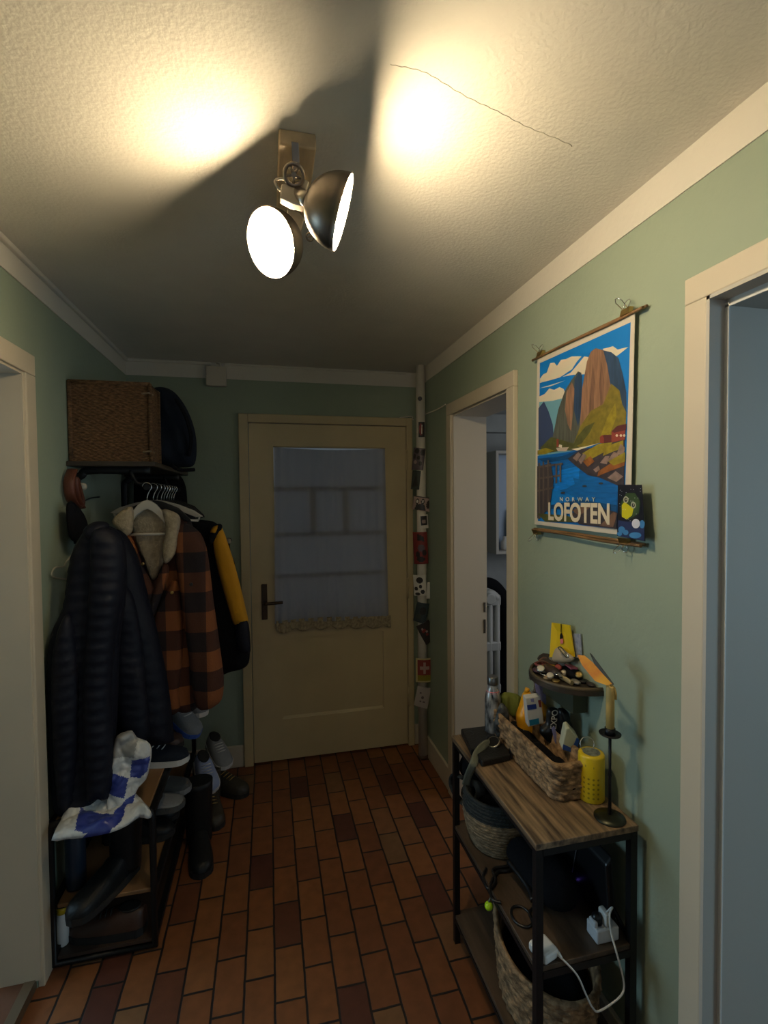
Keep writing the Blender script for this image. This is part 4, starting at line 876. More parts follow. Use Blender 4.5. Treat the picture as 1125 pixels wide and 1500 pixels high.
for y_, x1_ in ((683, 826), (700, 822), (718, 812)): pp_(((788, y_), (x1_, y_ - 5), (x1_, y_ - 2.5), (788, y_ + 3)), 'pier')
pp_(((788, 752), (830, 755), (868, 766), (800, 764)), 'grass_dark')
pp_(((838, 752), (868, 742), (905, 750), (905, 775), (850, 768)), 'stone_dark'); pp_(((880, 770), (900, 750), (906, 752), (900, 772)), 'rock_mid'); pp_(((840, 748), (856, 738), (868, 742), (850, 756)), 'rock_mid')
for q in ((826, 722), (858, 712), (882, 708)): pp_([(q[0] + 3.5 * math.cos(a), q[1] + 1.6 * math.sin(a)) for a in [k * PI / 4 for k in range(8)]], 'stone_dark')
lay[0] += 3
def on_poster(s, pA, pB, hgt_px, bold, space):
    A, Bq = at(*pA, X=PSX), at(*pB, X=PSX); e = .00006 * lay[0] + .0006; Lw = A.y - Bq.y
    A.x -= e; size = (hgt_px[0]); b2 = B(); w0 = text_into(b2, s, (0, 0, 0), (1, 0, 0), (0, 1, 0), 1, 0, bold, 0, space); b2.free()
    text_into(b, s, A, (0, -1, 0), (0, 0, 1), size, 0.0, bold, ix['letters'], space, sx=Lw / (w0 * size))
zL = lambda px, y0, y1: (at(px, y0, X=PSX).z - at(px, y1, X=PSX).z) / .70
on_poster('LOFOTEN', (805, 760.5), (895, 760.5), (zL(822, 737, 762), 0), .035, 1.0)
on_poster('NORWAY', (822, 734), (874, 734), (zL(846, 728, 734), 0), .01, 2.0)
obj('print', b, prs, PO)
for (A_, B_, up) in (((780, 528), (942, 450), 1), ((780, 776), (939, 797), -1)):
    P0, P1 = at(*A_, X=PSX - .004), at(*B_, X=PSX - .004); P1.z = P1.z if up > 0 else P0.z - .008
    b = B(); tube(b, [P0, P0.lerp(P1, .35) + Vector((0, 0, .002)), P0.lerp(P1, .7) - Vector((0, 0, .002)), P1], .0042, 8, smooth=4); obj('rod', b, ROD, PO)
    b = B(); tube(b, [P0 + Vector((.008, 0, .004)), P0.lerp(P1, .5) + Vector((.008, 0, .006)), P1 + Vector((.008, -.004, .003))], .0038, 8, smooth=4); obj('rod', b, ROD, PO)
def clip(p, up):
    p = Vector(p); b = B(); prism(b, [p + Vector((-.009, .016, 0)), p + Vector((-.009, -.016, 0)), p + Vector((-.004, -.016, .016 * up)), p + Vector((-.004, .016, .016 * up))], (.012, 0, 0)); c_ = obj('binder_clip', b, BRASS, PO)
    for s in (-1, 1):
        b = B(); a = p + Vector((-.004, .0, .014 * up)); q = Vector((-.02 if s < 0 else .006, 0, .018 * up))
        tube(b, [a + Vector((0, .008, 0)), a + q + Vector((0, .011, 0)), a + q * 1.35 + Vector((0, .004, 0)), a + q * 1.35 + Vector((0, -.004, 0)), a + q + Vector((0, -.011, 0)), a + Vector((0, -.008, 0))], .0011, 6); obj('wire_lever', b, CHROME, c_)
clip(at(792, 522, X=PSX - .003), 1); clip(at(918, 461, X=PSX - .003), 1); clip(at(786, 776, X=PSX - .003), -1); clip(at(915, 788, X=PSX - .003), -1)
# postcard
PC = thing('postcard', 'dark starry postcard with a yellow beak clipped over the poster corner', 'postcard', (PSX - .02, 1.1, 1.45))
CX = PSX - .016
b = B(); Q = [at(x, y, X=CX) for x, y in ((905, 710), (940, 710), (945, 793), (904, 785))]; prism(b, Q, (.001, 0, 0), 0); k_ = [0]
def pc_(pts, mi): 
    k_[0] += 1; vs = [b.verts.new(at(x, y, X=CX) + Vector((-.0002 - .00006 * k_[0], 0, 0))) for x, y in pts]; b.faces.new(vs).material_index = mi
def el(x, y, a, c, n=14): return [(x + a * math.cos(2 * PI * i / n), y + c * math.sin(2 * PI * i / n)) for i in range(n)]
pc_(((910, 735), (918, 722), (930, 722), (938, 735), (936, 752), (920, 762), (908, 752)), 1)
pc_(((911, 740), (915, 735), (928, 745), (926, 755), (918, 761), (911, 757)), 2)
for x, y in ((917, 732), (928, 740)): pc_(el(x, y, 3.8, 5), 3); pc_(el(x, y, 2.3, 3.2), 4); pc_(el(x + .4, y - .4, .8, 1.1), 3)
pc_(((906, 762), (918, 764), (944, 766), (944, 792), (905, 785)), 5)
for e_ in ((911, 776, 5, 5), (917, 780, 4, 4), (931, 784, 9, 4.5), (941, 768, 4, 6), (908, 782, 4, 3)): pc_(el(*e_), 6)
pc_(el(932, 767, 6, 7), 7)
for i in range(26): pc_(el(random.uniform(907, 940), random.uniform(713, 770), .45, .5, 6), 7)
obj('card', b, [mat('night_print', (.012, .013, .02), .3), mat('dark_green_print', (.03, .06, .02), .4), mat('beak_yellow', (.55, .50, .01), .4), mat('eye_grey', (.40, .40, .30), .4), DKPH, mat('deep_blue', (.02, .03, .10), .4), mat('bird_blue', (.05, .20, .45), .4), mat('moon_white', (.6, .6, .7), .4)], PC)

# ================================================================== CONSOLE
tx0, tx1, ty0, ty1, tz = .613, .902, 1.04, 1.598, .735
CO = thing('console_shelf', 'narrow console shelf with weathered oak top and black metal frame', 'shelf', (.757, 1.32, 0))
b = B(); rbox(b, (tx0, ty0, tz - .016), (tx1, ty1, tz), .0015); obj('table_top', b, RUSTIC, CO)
MZ, LZ = .425, .105
for z in (MZ, LZ):
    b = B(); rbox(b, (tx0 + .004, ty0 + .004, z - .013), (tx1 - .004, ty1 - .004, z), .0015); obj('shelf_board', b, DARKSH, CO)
lw = .019
for x in (tx0 + .002, tx1 - lw - .002):
    for y in (ty0 + .002, ty1 - lw - .002):
        b = B(); box(b, (x, y, 0), (x + lw, y + lw, tz - .016)); obj('leg', b, BLK, CO)
for z in (tz - .016, MZ - .013, LZ - .013):
    for y in (ty0 + .002, ty1 - lw - .002):
        b = B(); box(b, (tx0 + lw, y, z - .018), (tx1 - lw, y + lw, z)); obj('cross_rail', b, BLK, CO)
    for x in (tx0 + .002, tx1 - lw - .002):
        b = B(); box(b, (x, ty0 + lw, z - .012), (x + .012, ty1 - lw, z)); obj('long_rail', b, BLK, CO)
for s in (0, 1):
    b = B(); a, c_ = (tx1 - .012, ty0 + .02, MZ if s else tz - .02), (tx1 - .012, ty1 - .02, tz - .02 if s else MZ); tube(b, [a, c_], .006, 8); obj('cross_brace', b, BLK, CO)
TZ = tz + .0006

# ---- long seagrass tray basket
LB = thing('tray_basket', 'long braided seagrass basket full of bottles on the console', 'basket', (.80, 1.37, TZ))
pn = at(838, 1157, Z=TZ); pl = at(797, 1118, Z=TZ)
lx0, lx1, ly0, ly1, lh = .742, .862, 1.165, 1.565, .105
def rect_weave(b, x0, x1, y0, y1, z0, z1, flare, rows, per, amp, rc=.028, wall=.012, seg=120):
    """rounded rectangle basket wall with over-under braid relief"""
    def P(s, k, inn=0):
        f = flare * k; X0, X1, Y0, Y1 = x0 - f + inn, x1 + f - inn, y0 - f + inn, y1 + f - inn; r = max(rc - inn, .006)
        lx, ly = X1 - X0 - 2 * r, Y1 - Y0 - 2 * r; q = PI * r / 2; per_ = 2 * (lx + ly) + 4 * q; d = s * per_
        for (ln, fn) in ((ly, lambda t: (X1, Y0 + r + t, 1, 0)), (q, lambda t: (X1 - r + r * math.cos(t / r), Y1 - r + r * math.sin(t / r), math.cos(t / r), math.sin(t / r))), (lx, lambda t: (X1 - r - t, Y1, 0, 1)), (q, lambda t: (X0 + r - r * math.sin(t / r), Y1 - r + r * math.cos(t / r), -math.sin(t / r), math.cos(t / r))), (ly, lambda t: (X0, Y1 - r - t, -1, 0)), (q, lambda t: (X0 + r - r * math.cos(t / r), Y0 + r - r * math.sin(t / r), -math.cos(t / r), -math.sin(t / r))), (lx, lambda t: (X0 + r + t, Y0, 0, -1)), (q, lambda t: (X1 - r + r * math.sin(t / r), Y0 + r - r * math.cos(t / r), math.sin(t / r), -math.cos(t / r)))):
            if d <= ln + 1e-9: return fn(d)
            d -= ln
        return fn(ln)
    nz = rows * 6; rings = []
    for j in range(nz + 1):
        k = j / nz; ring = []
        row = int(k * rows * .9999)
        for i in range(seg * 3):
            s = i / (seg * 3); X, Y, nx, ny = P(s, k); ph = s * per * 2 * PI + (row % 2) * PI + k * rows * 1.6
            e = amp * (abs(math.sin(k * rows * PI)) ** .6) * (.55 + .45 * math.sin(ph)) + .0015 * noise.noise(Vector((X * 60, Y * 60, k * 9)))
            ring.append(b.verts.new((X + nx * e, Y + ny * e, z0 + (z1 - z0) * k + .003 * math.sin(s * 40) * k)))
        rings.append(ring)
    for inn, kk in ((wall * .5, 1.0), (wall, .98), (wall, .05)):
        ring = []
        for i in range(seg * 3):
            X, Y, nx, ny = P(i / (seg * 3), kk, inn); ring.append(b.verts.new((X, Y, z0 + (z1 - z0) * kk + (.003 if inn < wall else 0))))
        rings.append(ring)
    n = seg * 3
    for j in range(len(rings) - 1):
        for i in range(n):
            f = b.faces.new((rings[j][i], rings[j][(i + 1) % n], rings[j + 1][(i + 1) % n], rings[j + 1][i])); f.smooth = True
    b.faces.new(rings[0][::-1]); b.faces.new(rings[-1])
b = B(); rect_weave(b, lx0 + .006, lx1 - .006, ly0 + .006, ly1 - .006, TZ, TZ + lh, .006, 7, 26, .006); obj('woven_wall', b, WEAVE, LB)

BZ0 = TZ + .014
def at_y(px, py, Y): return at(px, py, Y=Y)
# olive cloth at the far end
b = B(); ol = [at(x, y, Y=1.56) for x, y in ((734, 1022), (742, 1015), (760, 1018), (766, 1030), (760, 1040), (752, 1050), (738, 1040))]
pillow(b, ol, (-.2, -1, .1), .025, .006, disp=lambda p, x, y: .008 * math.sin(x * 160)); tag(obj('cloth', b, OLIVE), 'rolled olive-green cloth at the far end of the tray basket', 'cloth')
# yellow bottle
YB_ = at(780, 1040, Y=1.49); t = thing('bottle', 'orange-yellow bottle tilted in the tray basket behind the white pack', 'bottle', (YB_.x, 1.49, BZ0))
b = B(); pillow(b, [at(x, y, Y=1.49) for x, y in ((757, 1052), (762, 1035), (766, 1020), (771, 1013), (776, 1012), (782, 1018), (794, 1026), (802, 1036), (804, 1050), (802, 1078), (765, 1075))], (0, -1, 0), .03, .007, rnd=.03); obj('bottle_body', b, ORAN, t)
b = B(); c0, c1 = at(771, 1014, Y=1.49), at(773, 1008, Y=1.49); cyl(b, c0, c1, .008); obj('cap', b, ORAN, t)
# white & blue pack
t = thing('cream_pack', 'white pack with blue print standing in the tray basket', 'pack', at(782, 1065, Y=1.40))
fr = [at(x, y, Y=1.40) for x, y in ((770, 1023), (792, 1020), (797, 1060), (774, 1065))]
b = B(); prism(b, fr, (.006, .03, 0)); obj('pack_body', b, PLW, t, bevel=.002)
for pts, m_ in ((((772, 1033), (785, 1031), (786, 1038), (773, 1040)), BLUEP), (((777, 1024), (782, 1023), (782, 1028), (778, 1028)), LILAC), (((775, 1055), (789, 1052), (790, 1060), (776, 1063)), TEALP), (((788, 1026), (792, 1025), (793, 1036), (790, 1036)), RED)):
    b = B(); prism(b, [at(x, y, Y=1.3995) for x, y in pts], (0, -.0006, 0)); obj('printed_block', b, m_, t)
b = B(); text_into(b, 'Lube', at(776, 1038.5, Y=1.3985), (1, 0, 0), (0, 0, 1), .009, .0, .0) if False else None; b.free()
# lilac card
b = B(); prism(b, [at(x, y, Y=1.48) for x, y in ((784, 998), (786, 993), (796, 1000), (800, 1016), (800, 1045), (788, 1045))], (0, .002, 0)); tag(obj('card', b, LILAC), 'lilac card sticking up at the back of the tray basket', 'card')
b = B(); tube(b, [at(776, 995, Y=1.50), at(780, 992, Y=1.50), at(784, 1002, Y=1.50), at(782, 1018, Y=1.5)], .005, 8, smooth=5); tube(b, [at(778, 1012, Y=1.462), at(783, 1022, Y=1.45), at(780, 1030, Y=1.45)], .004, 6, smooth=4); tag(obj('cord', b, mat('speckled_cord', (.24, .22, .20), .8, var=(150, .8))), 'speckled cord looped over the orange-yellow bottle', 'cord')
b = B(); pillow(b, [Vector((x, y, BZ0 + .018)) for x, y in ((.76, 1.19), (.845, 1.19), (.848, 1.38), (.845, 1.54), (.76, 1.54), (.757, 1.36))], (0, 0, 1), .022, .008, disp=lambda p, x, y: .020 * noise.noise(p * 26)); tag(obj('dark_cloth', b, BLKC), 'dark filler added in the bottom of the tray basket', 'cloth')  # added filler, darkens the basket inside between the items
# black EXPO pouch
t = thing('pouch', 'black foil pouch with white lettering in the tray basket', 'pouch', at(815, 1080, Y=1.36))
b = B(); pillow(b, [at(x, y, Y=1.36) for x, y in ((791, 1072), (800, 1058), (802, 1040), (812, 1036), (824, 1044), (828, 1060), (826, 1090), (812, 1096), (800, 1085))], (-.2, -1, 0), .022, .007, disp=lambda p, x, y: .006 * noise.noise(p * 25)); obj('pouch_body', b, BLKP, t)
b = B(); A_ = at(812, 1068, Y=1.332); ux = (at(815, 1040, Y=1.332) - A_).normalized(); text_into(b, 'EXPO', A_ + Vector((.006, 0, 0)), ux, Vector((-ux.z, 0, ux.x)).normalized(), .030, 0, .01, sx=.80); obj('lettering', b, PAPER, t)
b = B(); prism(b, [at(x, y, Y=1.325) for x, y in ((808, 1066), (812, 1064), (818, 1088), (817, 1094), (812, 1086))], (0, -.002, 0)); obj('silver_stripe', b, LILAC, t)
# black crumpled wrapper behind
b = B(); pillow(b, [at(x, y, Y=1.33) for x, y in ((818, 1040), (832, 1042), (836, 1058), (842, 1075), (834, 1085), (822, 1075))], (-.2, -1, 0), .02, .008, disp=lambda p, x, y: .008 * noise.noise(p * 30)); tag(obj('wrapper', b, BLKP), 'crumpled black wrapper behind the foil pouch', 'wrapper')
# soap pack
t = thing('soap_pack', 'cream and blue soap pack at the near end of the tray basket', 'pack', at(838, 1090, Y=1.25))
fr = [at(x, y, Y=1.25) for x, y in ((829, 1068), (834, 1066), (848, 1082), (846, 1103), (823, 1098))]
b = B(); prism(b, fr, (.012, .035, .004)); obj('pack_body', b, mat('cream_plastic', (.50, .52, .38), .45), t, bevel=.004)
b = B(); prism(b, [at(x, y, Y=1.2495) for x, y in ((825, 1090), (838, 1096), (845, 1080), (848, 1083), (845, 1104), (824, 1098))], (0, -.0008, 0)); obj('blue_label', b, mat('blue_label_print', (.015, .08, .35), .4), t)
b = B(); q = at(860, 1090, Y=1.19); ring = [q + Vector((.022 * math.cos(a), .006 * math.sin(a), .018 * math.sin(a))) for a in [2 * PI * k / 20 for k in range(20)]]; tube(b, ring, .0016, 6, closed=True); tag(obj('wire_ring', b, CHROME), 'thin metal ring sticking out of the near end of the tray basket', 'ring')
# ---- yellow canister
c = at(866, 1168, Z=TZ); CYC = (c.x + .0, c.y, TZ); CN = thing('canister', 'tall yellow perforated canister beside the candle holder', 'canister', CYC)
r_ = .0345; hc = .128; M = Matrix.Translation(CYC)
b = B(); lathe(b, [(r_ - .002, 0), (r_, .003), (r_, hc - .006), (r_ - .002, hc - .001), (r_ - .006, hc)], M, 40); obj('can', b, YEL, CN)
b = B(); lathe(b, [(.023, hc), (.023, hc + .0012)], M, 32); lid = obj('lid_label', b, mat('lid_grey_print', (.22, .24, .20), .5, var=(120, .7)), CN)
vd = Vector((-c.x, -c.y, 0)).normalized(); vr = Vector((-vd.y, vd.x, 0))
def can_pt(a, z, e=.0004): 
    d_ = vd * math.cos(a) + vr * math.sin(a); return Vector(CYC) + d_ * (r_ + e) + Vector((0, 0, z))
b = B()
for i in range(5):
    for j in range(4):
        a = -.55 + j * .36; z = .016 + i * .013; qs = [can_pt(a + .09 * math.cos(k * PI / 4), z + .003 * math.sin(k * PI / 4 )) for k in range(8)]; b.faces.new([b.verts.new(p) for p in qs])
obj('perforation', b, mat('perforation_dark', (.30, .20, .01), .5), CN)
b = B(); b.faces.new([b.verts.new(can_pt(a, z)) for a, z in ((-.45, .100), (.2, .098), (.2, .103), (-.45, .105))]); obj('printed_line', b, mat('grey_ink', (.18, .16, .05), .5), CN)
# ---- candle holder
c = at(893, 1198, Z=TZ); CD = thing('candle_holder', 'black metal candle holder with an ivory candle at the console corner', 'candle holder', (c.x, c.y, TZ))
M = Matrix.Translation((c.x, c.y, TZ)); cz = at(888, 1078, Y=c.y).z - TZ
b = B(); lathe(b, [(.0385, 0), (.0385, .003), (.02, .006), (.006, .010)], M, 36); obj('foot', b, mat('dark_patina_metal', (.03, .032, .022), .35, .7), CD)
b = B(); lathe(b, [(.0045, .008), (.0038, cz * .5), (.0048, cz * .52), (.0035, cz * .6), (.004, cz)], M, 14); obj('stem', b, BLK, CD)
b = B(); lathe(b, [(.005, cz - .002), (.026, cz + .003), (.027, cz + .006), (.012, cz + .003)], M, 30); lathe(b, [(.013, cz + .003), (.013, cz + .02), (.011, cz + .02)], M, 24); obj('drip_plate', b, BLK, CD)
ch_ = at(893, 1004, Y=c.y).z - TZ
b = B(); lathe(b, [(.0105, cz + .012), (.0105, ch_ - .004), (.008, ch_), (.003, ch_ - .003)], M, 24); tube(b, [Vector((c.x + .006, c.y - .006, TZ + ch_ - .003)), Vector((c.x + .010, c.y - .008, TZ + ch_ - .02)), Vector((c.x + .0115, c.y - .006, TZ + ch_ - .035))], .003, 8); cn = obj('candle', b, CANDLE, CD)
b = B(); tube(b, [(c.x, c.y, TZ + ch_ - .004), (c.x + .001, c.y, TZ + ch_ + .006)], .001, 6); obj('wick', b, BLKC, cn)
# ---- steel bottle
c = at(721, 1076, Z=TZ); c.y = min(c.y, 1.555); c = Vector((at(722, 1060, Y=1.555).x, 1.555, TZ)); SBt = thing('drinking_bottle', 'shiny patterned steel drinking bottle by the kitchen door frame', 'bottle', c)
M = Matrix.Translation(c); hb = at(725, 990, Y=1.555).z - TZ; k = hb / .2
b = B(); lathe(b, [(.026, 0), (.028, .004), (.028, .125 * k), (.024, .148 * k), (.0165, .162 * k), (.016, .176 * k)], M, 32); obj('bottle_body', b, mat('marbled_steel', (.50, .52, .54), .2, .25, var=(48, .95), rgb2=(.008, .010, .016), aniso=(1, 1, .4)), SBt)
b = B(); lathe(b, [(.018, .174 * k), (.0185, .177 * k), (.0185, .198 * k), (.016, hb)], M, 28); obj('screw_cap', b, mat('dark_steel', (.20, .20, .20), .35, .9), SBt)
b = B(); lathe(b, [(.0243, .147 * k), (.0210, .154 * k)], M, 24, cap0=False, cap1=False); obj('pink_tape', b, PINK, SBt)
b = B(); pillow(b, [at(x, y, Y=1.50) for x, y in ((727, 1048), (734, 1030), (744, 1040), (746, 1070), (738, 1086), (724, 1072))], (-.2, -1, 0), .012, .006, disp=lambda p, x, y: .006 * noise.noise(p * 40)); tag(obj('leaf_print_pouch', b, mat('black_leaf_print', (.008, .009, .01), .5, var=(70, .6), rgb2=(.10, .11, .11))), 'black leaf-patterned pouch leaning at the end of the tray basket', 'pouch')
# ---- wallets, watch
def flat_block(name, label, cat, pts, z0, th, m_, extra=None):
    t = thing(name, label, cat, Vector((sum(at(x, y, Z=z0).x for x, y in pts) / len(pts), sum(at(x, y, Z=z0).y for x, y in pts) / len(pts), z0)))
    b = B(); ol = [at(x, y, Z=z0 + th) for x, y in pts]; ol = [Vector((p.x, p.y, z0)) for p in ol]; prism(b, ol, (0, 0, th)); obj('cover', b, m_, t, bevel=.004); return t
w1 = flat_block('notebook', 'black leather notebook at the far corner of the console', 'notebook', ((675, 1067), (719, 1062), (737, 1090), (690, 1098)), TZ, .022, LEATHER)
b = B(); tube(b, [at(686, 1070, Z=TZ + .0232), at(692, 1072, Z=TZ + .0232), at(694, 1075, Z=TZ + .0232), at(689, 1078, Z=TZ + .0232)], .0008, 6); obj('stitching', b, GREYC, w1)
w2 = flat_block('wallet', 'black leather wallet in front of the black notebook', 'wallet', ((692, 1096), (738, 1088), (748, 1105), (706, 1115)), TZ, .02, LEATHER)
w3 = flat_block('phone_case', 'black case lying against the side of the tray basket', 'case', ((734, 1068), (748, 1068), (762, 1098), (748, 1101)), TZ, .025, BLKP)
WT = thing('wristwatch', 'round steel wristwatch with grey-green strap hanging off the console edge', 'watch', at(723, 1088, Z=TZ + .03))
wc = at(723, 1088, Z=TZ + .026); M = axisM(wc, (-.45, -.25, 1))
b = B(); lathe(b, [(.019, -.005), (.0235, -.003), (.0235, .005), (.020, .007), (.0182, .006)], M, 32); obj('watch_case', b, mat('watch_steel', (.4, .38, .32), .25, 1), WT)
b = B(); lathe(b, [(.0180, .0062), (.0180, .0066)], M, 28); obj('dial', b, BLKP, WT)
sp_pts = catmull([wc + Vector((-.012, .0, .000)), at(710, 1091, Z=TZ + .030), at(699, 1103, Z=TZ + .022), at(693, 1120, X=tx0 - .008), at(686, 1136, X=tx0 - .012), at(682, 1150, X=tx0 - .012)], 6)
def rib(u, v):
    i = min(int(u * (len(sp_pts) - 1)), len(sp_pts) - 2); f_ = u * (len(sp_pts) - 1) - i; p = sp_pts[i].lerp(sp_pts[i + 1], f_); d_ = (sp_pts[i + 1] - sp_pts[i]).normalized()
    return p + d_.cross(Vector((.25, .9, -.35))).normalized() * ((v - .5) * .023)
b = B(); sheet(b, rib, 30, 4, th=.0022); obj('watch_strap', b, STRAP, WT)

# ================================================================== WALL SHELF
WZ = 1.012; WR = .138; wc = Vector((XR, 1.345, WZ)); WS = thing('wall_shelf', 'small dark half-round wall shelf above the console', 'shelf', wc)
ol = [Vector((XR - WR * math.sin(PI * k / 24), wc.y + WR * math.cos(PI * k / 24), WZ)) for k in range(25)]
b = B(); prism(b, ol, (0, 0, -.014)); obj('shelf_board', b, mat('dark_brown_tray', (.035, .026, .018), .5, bump=(60, .4)), WS)
b = B(); tube(b, [p + Vector((.006 * math.sin(PI * i / 24), -.006 * math.cos(PI * i / 24), .002)) for i, p in enumerate(ol)], .005, 8, rv=1.4); obj('raised_rim', b, mat('brown_rim', (.075, .055, .03), .5), WS)
b = B(); q0, q1 = at(803, 1020, X=XR - .03), at(848, 1045, X=XR - .03); box(b, (XR - .05, q1.y, q1.z), (XR - .002, q0.y, WZ - .012)); obj('support_block', b, GRNB, WS)
WZ += .0005
# items on the wall shelf
t = thing('booklet', 'bright yellow booklet with a black brush motif standing on the wall shelf', 'booklet', (XR - .02, 1.48, WZ))
fr = [at(x, y, X=XR - .02) for x, y in ((808, 912), (834, 916), (841, 962), (812, 962))]
b = B(); prism(b, [Vector((p.x - (.018 if p.z < 1.06 else 0), p.y, max(p.z, WZ + .001))) for p in fr], (.004, 0, 0)); obj('cover', b, YELP, t)
def on_book(pts, name, m_):
    b = B(); z_top = fr[0].z; lo_ = 1.02; prism(b, [Vector((XR - .0205 - .018 * max(0, min(1, (fr[1].z - q.z) / (fr[1].z - WZ))), q.y, q.z)) for q in [at(x, y, X=XR - .025) for x, y in pts]], (-.0006, 0, 0)); obj(name, b, m_, t)
on_book(((820, 914), (821, 914), (822, 926), (821, 926)), 'brush_line', BLKP); on_book(((821.5, 926), (824, 930), (825, 935), (821, 936), (820.5, 930)), 'brush_tip', BLKP); on_book(((821.5, 936), (825, 936), (826, 942), (822.5, 943)), 'brush_base', PINK)
b = B(); prism(b, [at(x, y, X=XR - .008) for x, y in ((837, 928), (850, 929), (852, 962), (839, 965))], (.003, 0, 0)); tag(obj('card', b, mat('blue_grey_print', (.20, .24, .34), .5, var=(60, .6), rgb2=(.42, .45, .52))), 'blue-grey printed card behind the yellow booklet on the wall shelf', 'card')
# leaflet leaning out on the near end
lf = [at(x, y, X=.79 + (x - 846) / 52 * .055 - (y - 960) / 43 * .02) for x, y in ((846, 960), (856, 961), (868, 971), (882, 987), (896, 1002), (889, 1004), (872, 998), (853, 975))]
b = B(); prism(b, lf, (.001, .0005, .001))
tag(obj('leaflet', b, mat('orange_leaflet_print', (.72, .36, .02), .5, var=(18, .8), rgb2=(.55, .13, .01))), 'yellow-orange leaflet leaning out over the candle', 'leaflet')
b = B(); prism(b, [at(864, 957, X=.835), at(867, 960, X=.835), at(899, 1003, X=.85), at(894, 1003, X=.845), at(872, 976, X=.835)], (.0015, .0, .001)); tag(obj('folded_card', b, mat('dark_card', (.03, .03, .02), .5)), 'dark folded card behind the yellow-orange leaflet', 'card')
# clutter: coins, keys, tins, lighter, beads
GC = 'small clutter on the wall shelf'
def wpt(px, py, dz=.0): p = at(px, py, Z=WZ + dz); return Vector((min(p.x, XR - .015), p.y, WZ))
def small(name, label, cat, bm, m_): return tag(obj(name, bm, m_), label, cat, GC)
p = wpt(846, 981, .012); b = B(); obox(b, p + Vector((0, 0, .022)), (.004, .028, -.003), (-.010, .003, 0), (0, 0, .006)); small('lighter', 'pink lighter lying on the wall shelf clutter', 'lighter', b, PINK)
p = wpt(824, 977, .014); b = B(); sphere(b, p + Vector((0, 0, .016)), .016, seg=20); small('glass_ball', 'grey glass ball in the middle of the wall shelf', 'ball', b, mat('smoky_glass', (.25, .25, .24), .1, coat=1))
p = wpt(826, 987, .008); b = B(); sphere(b, p + Vector((0, 0, .010)), .010); small('pebble', 'pale pebble in front of the grey glass ball', 'pebble', b, BONE)
p = wpt(834, 968, .02); b = B(); pillow(b, [p + Vector((x, y, .022)) for x, y in ((-.012, -.035), (.012, -.03), (.015, .02), (0, .045), (-.014, .02))], (-.3, 0, 1), .008, .006); small('shell', 'beige shell at the foot of the yellow booklet', 'shell', b, mat('beige_shell', (.40, .30, .19), .5))
p = wpt(804, 976, .01); b = B(); tube(b, [p + Vector((-.004, .03, .012)), p + Vector((.0, -.02, .014))], .006, 8); small('red_pen', 'short red pen end on the left of the wall shelf', 'pen', b, RED)
p = wpt(790, 973, .012); b = B(); tube(b, [p + Vector((.012 * math.cos(a), .014 * math.sin(a), .012)) for a in [2 * PI * k / 16 for k in range(16)]], .004, 6, closed=True); small('bead_bracelet', 'reddish bead bracelet at the left end of the wall shelf', 'bracelet', b, mat('red_bead', (.22, .05, .045), .35))
p = wpt(798, 987, .006); b = B(); tube(b, [p + Vector((.013 * math.cos(a), .015 * math.sin(a), .006)) for a in [2 * PI * k / 18 for k in range(18)]], .0022, 6, closed=True); small('ring', 'thin silver key ring at the front left of the wall shelf', 'ring', b, CHROME)
p = wpt(812, 963, .03); b = B(); sphere(b, p + Vector((0, 0, .02)), .02, sc=(1, 1.2, .9)); small('stone', 'rough grey stone at the back of the wall shelf', 'stone', b, mat('rough_stone', (.16, .15, .13), .8, bump=(60, .8)))
p = wpt(822, 963, .03); b = B(); pillow(b, [at(x, y, X=XR - .045) for x, y in ((812, 962), (815, 948), (824, 952), (838, 962), (836, 970), (815, 970))], (-1, 0, .2), .012, .006); small('paper_tag', 'crumpled cream paper tag under the yellow booklet', 'paper', b, mat('cream_paper', (.42, .34, .24), .7))
b = B(); tube(b, [at(820, 952, X=XR - .065), at(818, 949, X=XR - .065), at(822, 948, X=XR - .065), at(832, 960, X=XR - .065), at(830, 963, X=XR - .065), at(820, 952, X=XR - .065)], .002, 6, smooth=4); small('wire_loop', 'bent steel wire loop against the yellow booklet', 'loop', b, CHROME)
p = wpt(815, 996, .0); 
for px, py, rr, lab in ((814, 999, .012, 'leftmost coin-like brass disc on the wall shelf front edge'), (858, 999, .014, 'dark round lid at the near end of the wall shelf')):
    p = wpt(px, py); b = B(); lathe(b, [(rr, 0), (rr, .006), (rr * .8, .007)], Matrix.Translation(p), 18); small('disc', lab, 'disc', b, BRASS if px < 820 else BLKP)
p = wpt(828, 997); b = B(); tube(b, [p + Vector((-.005, .06, .008)), p + Vector((-.008, .02, .009)), p + Vector((-.004, -.04, .008))], .006, 8, ru=1, rv=1.3); small('wooden_stick', 'pale wooden stick along the front rim of the wall shelf', 'stick', b, mat('pale_stick', (.30, .24, .12), .6))
p = wpt(838, 990); b = B(); pillow(b, [p + Vector((x, y, .012)) for x, y in ((-.025, -.03), (0, -.045), (.02, -.02), (.015, .03), (-.02, .035))], (0, 0, 1), .014, .008); small('sunglasses_case', 'black soft case in the middle front of the wall shelf', 'case', b, BLKC)
p = wpt(857, 990); b = B(); tube(b, [p + Vector((.016 * math.cos(a), .02 * math.sin(a), .014)) for a in [2 * PI * k / 18 for k in range(18)]], .004, 8, closed=True); small('bangle', 'pale bangle right of the black soft case', 'bangle', b, mat('pale_bangle', (.34, .29, .2), .4))
p = wpt(810, 984, .01); b = B(); pillow(b, [p + Vector((x, y, .012)) for x, y in ((-.02, -.03), (.01, -.04), (.02, .02), (.0, .045), (-.02, .03))], (0, 0, 1), .014, .008, disp=lambda q, x, y: .006 * noise.noise(q * 60)); small('coin_purse', 'dark coin purse heaped left of the grey glass ball', 'purse', b, mat('dark_purse', (.03, .018, .015), .5))
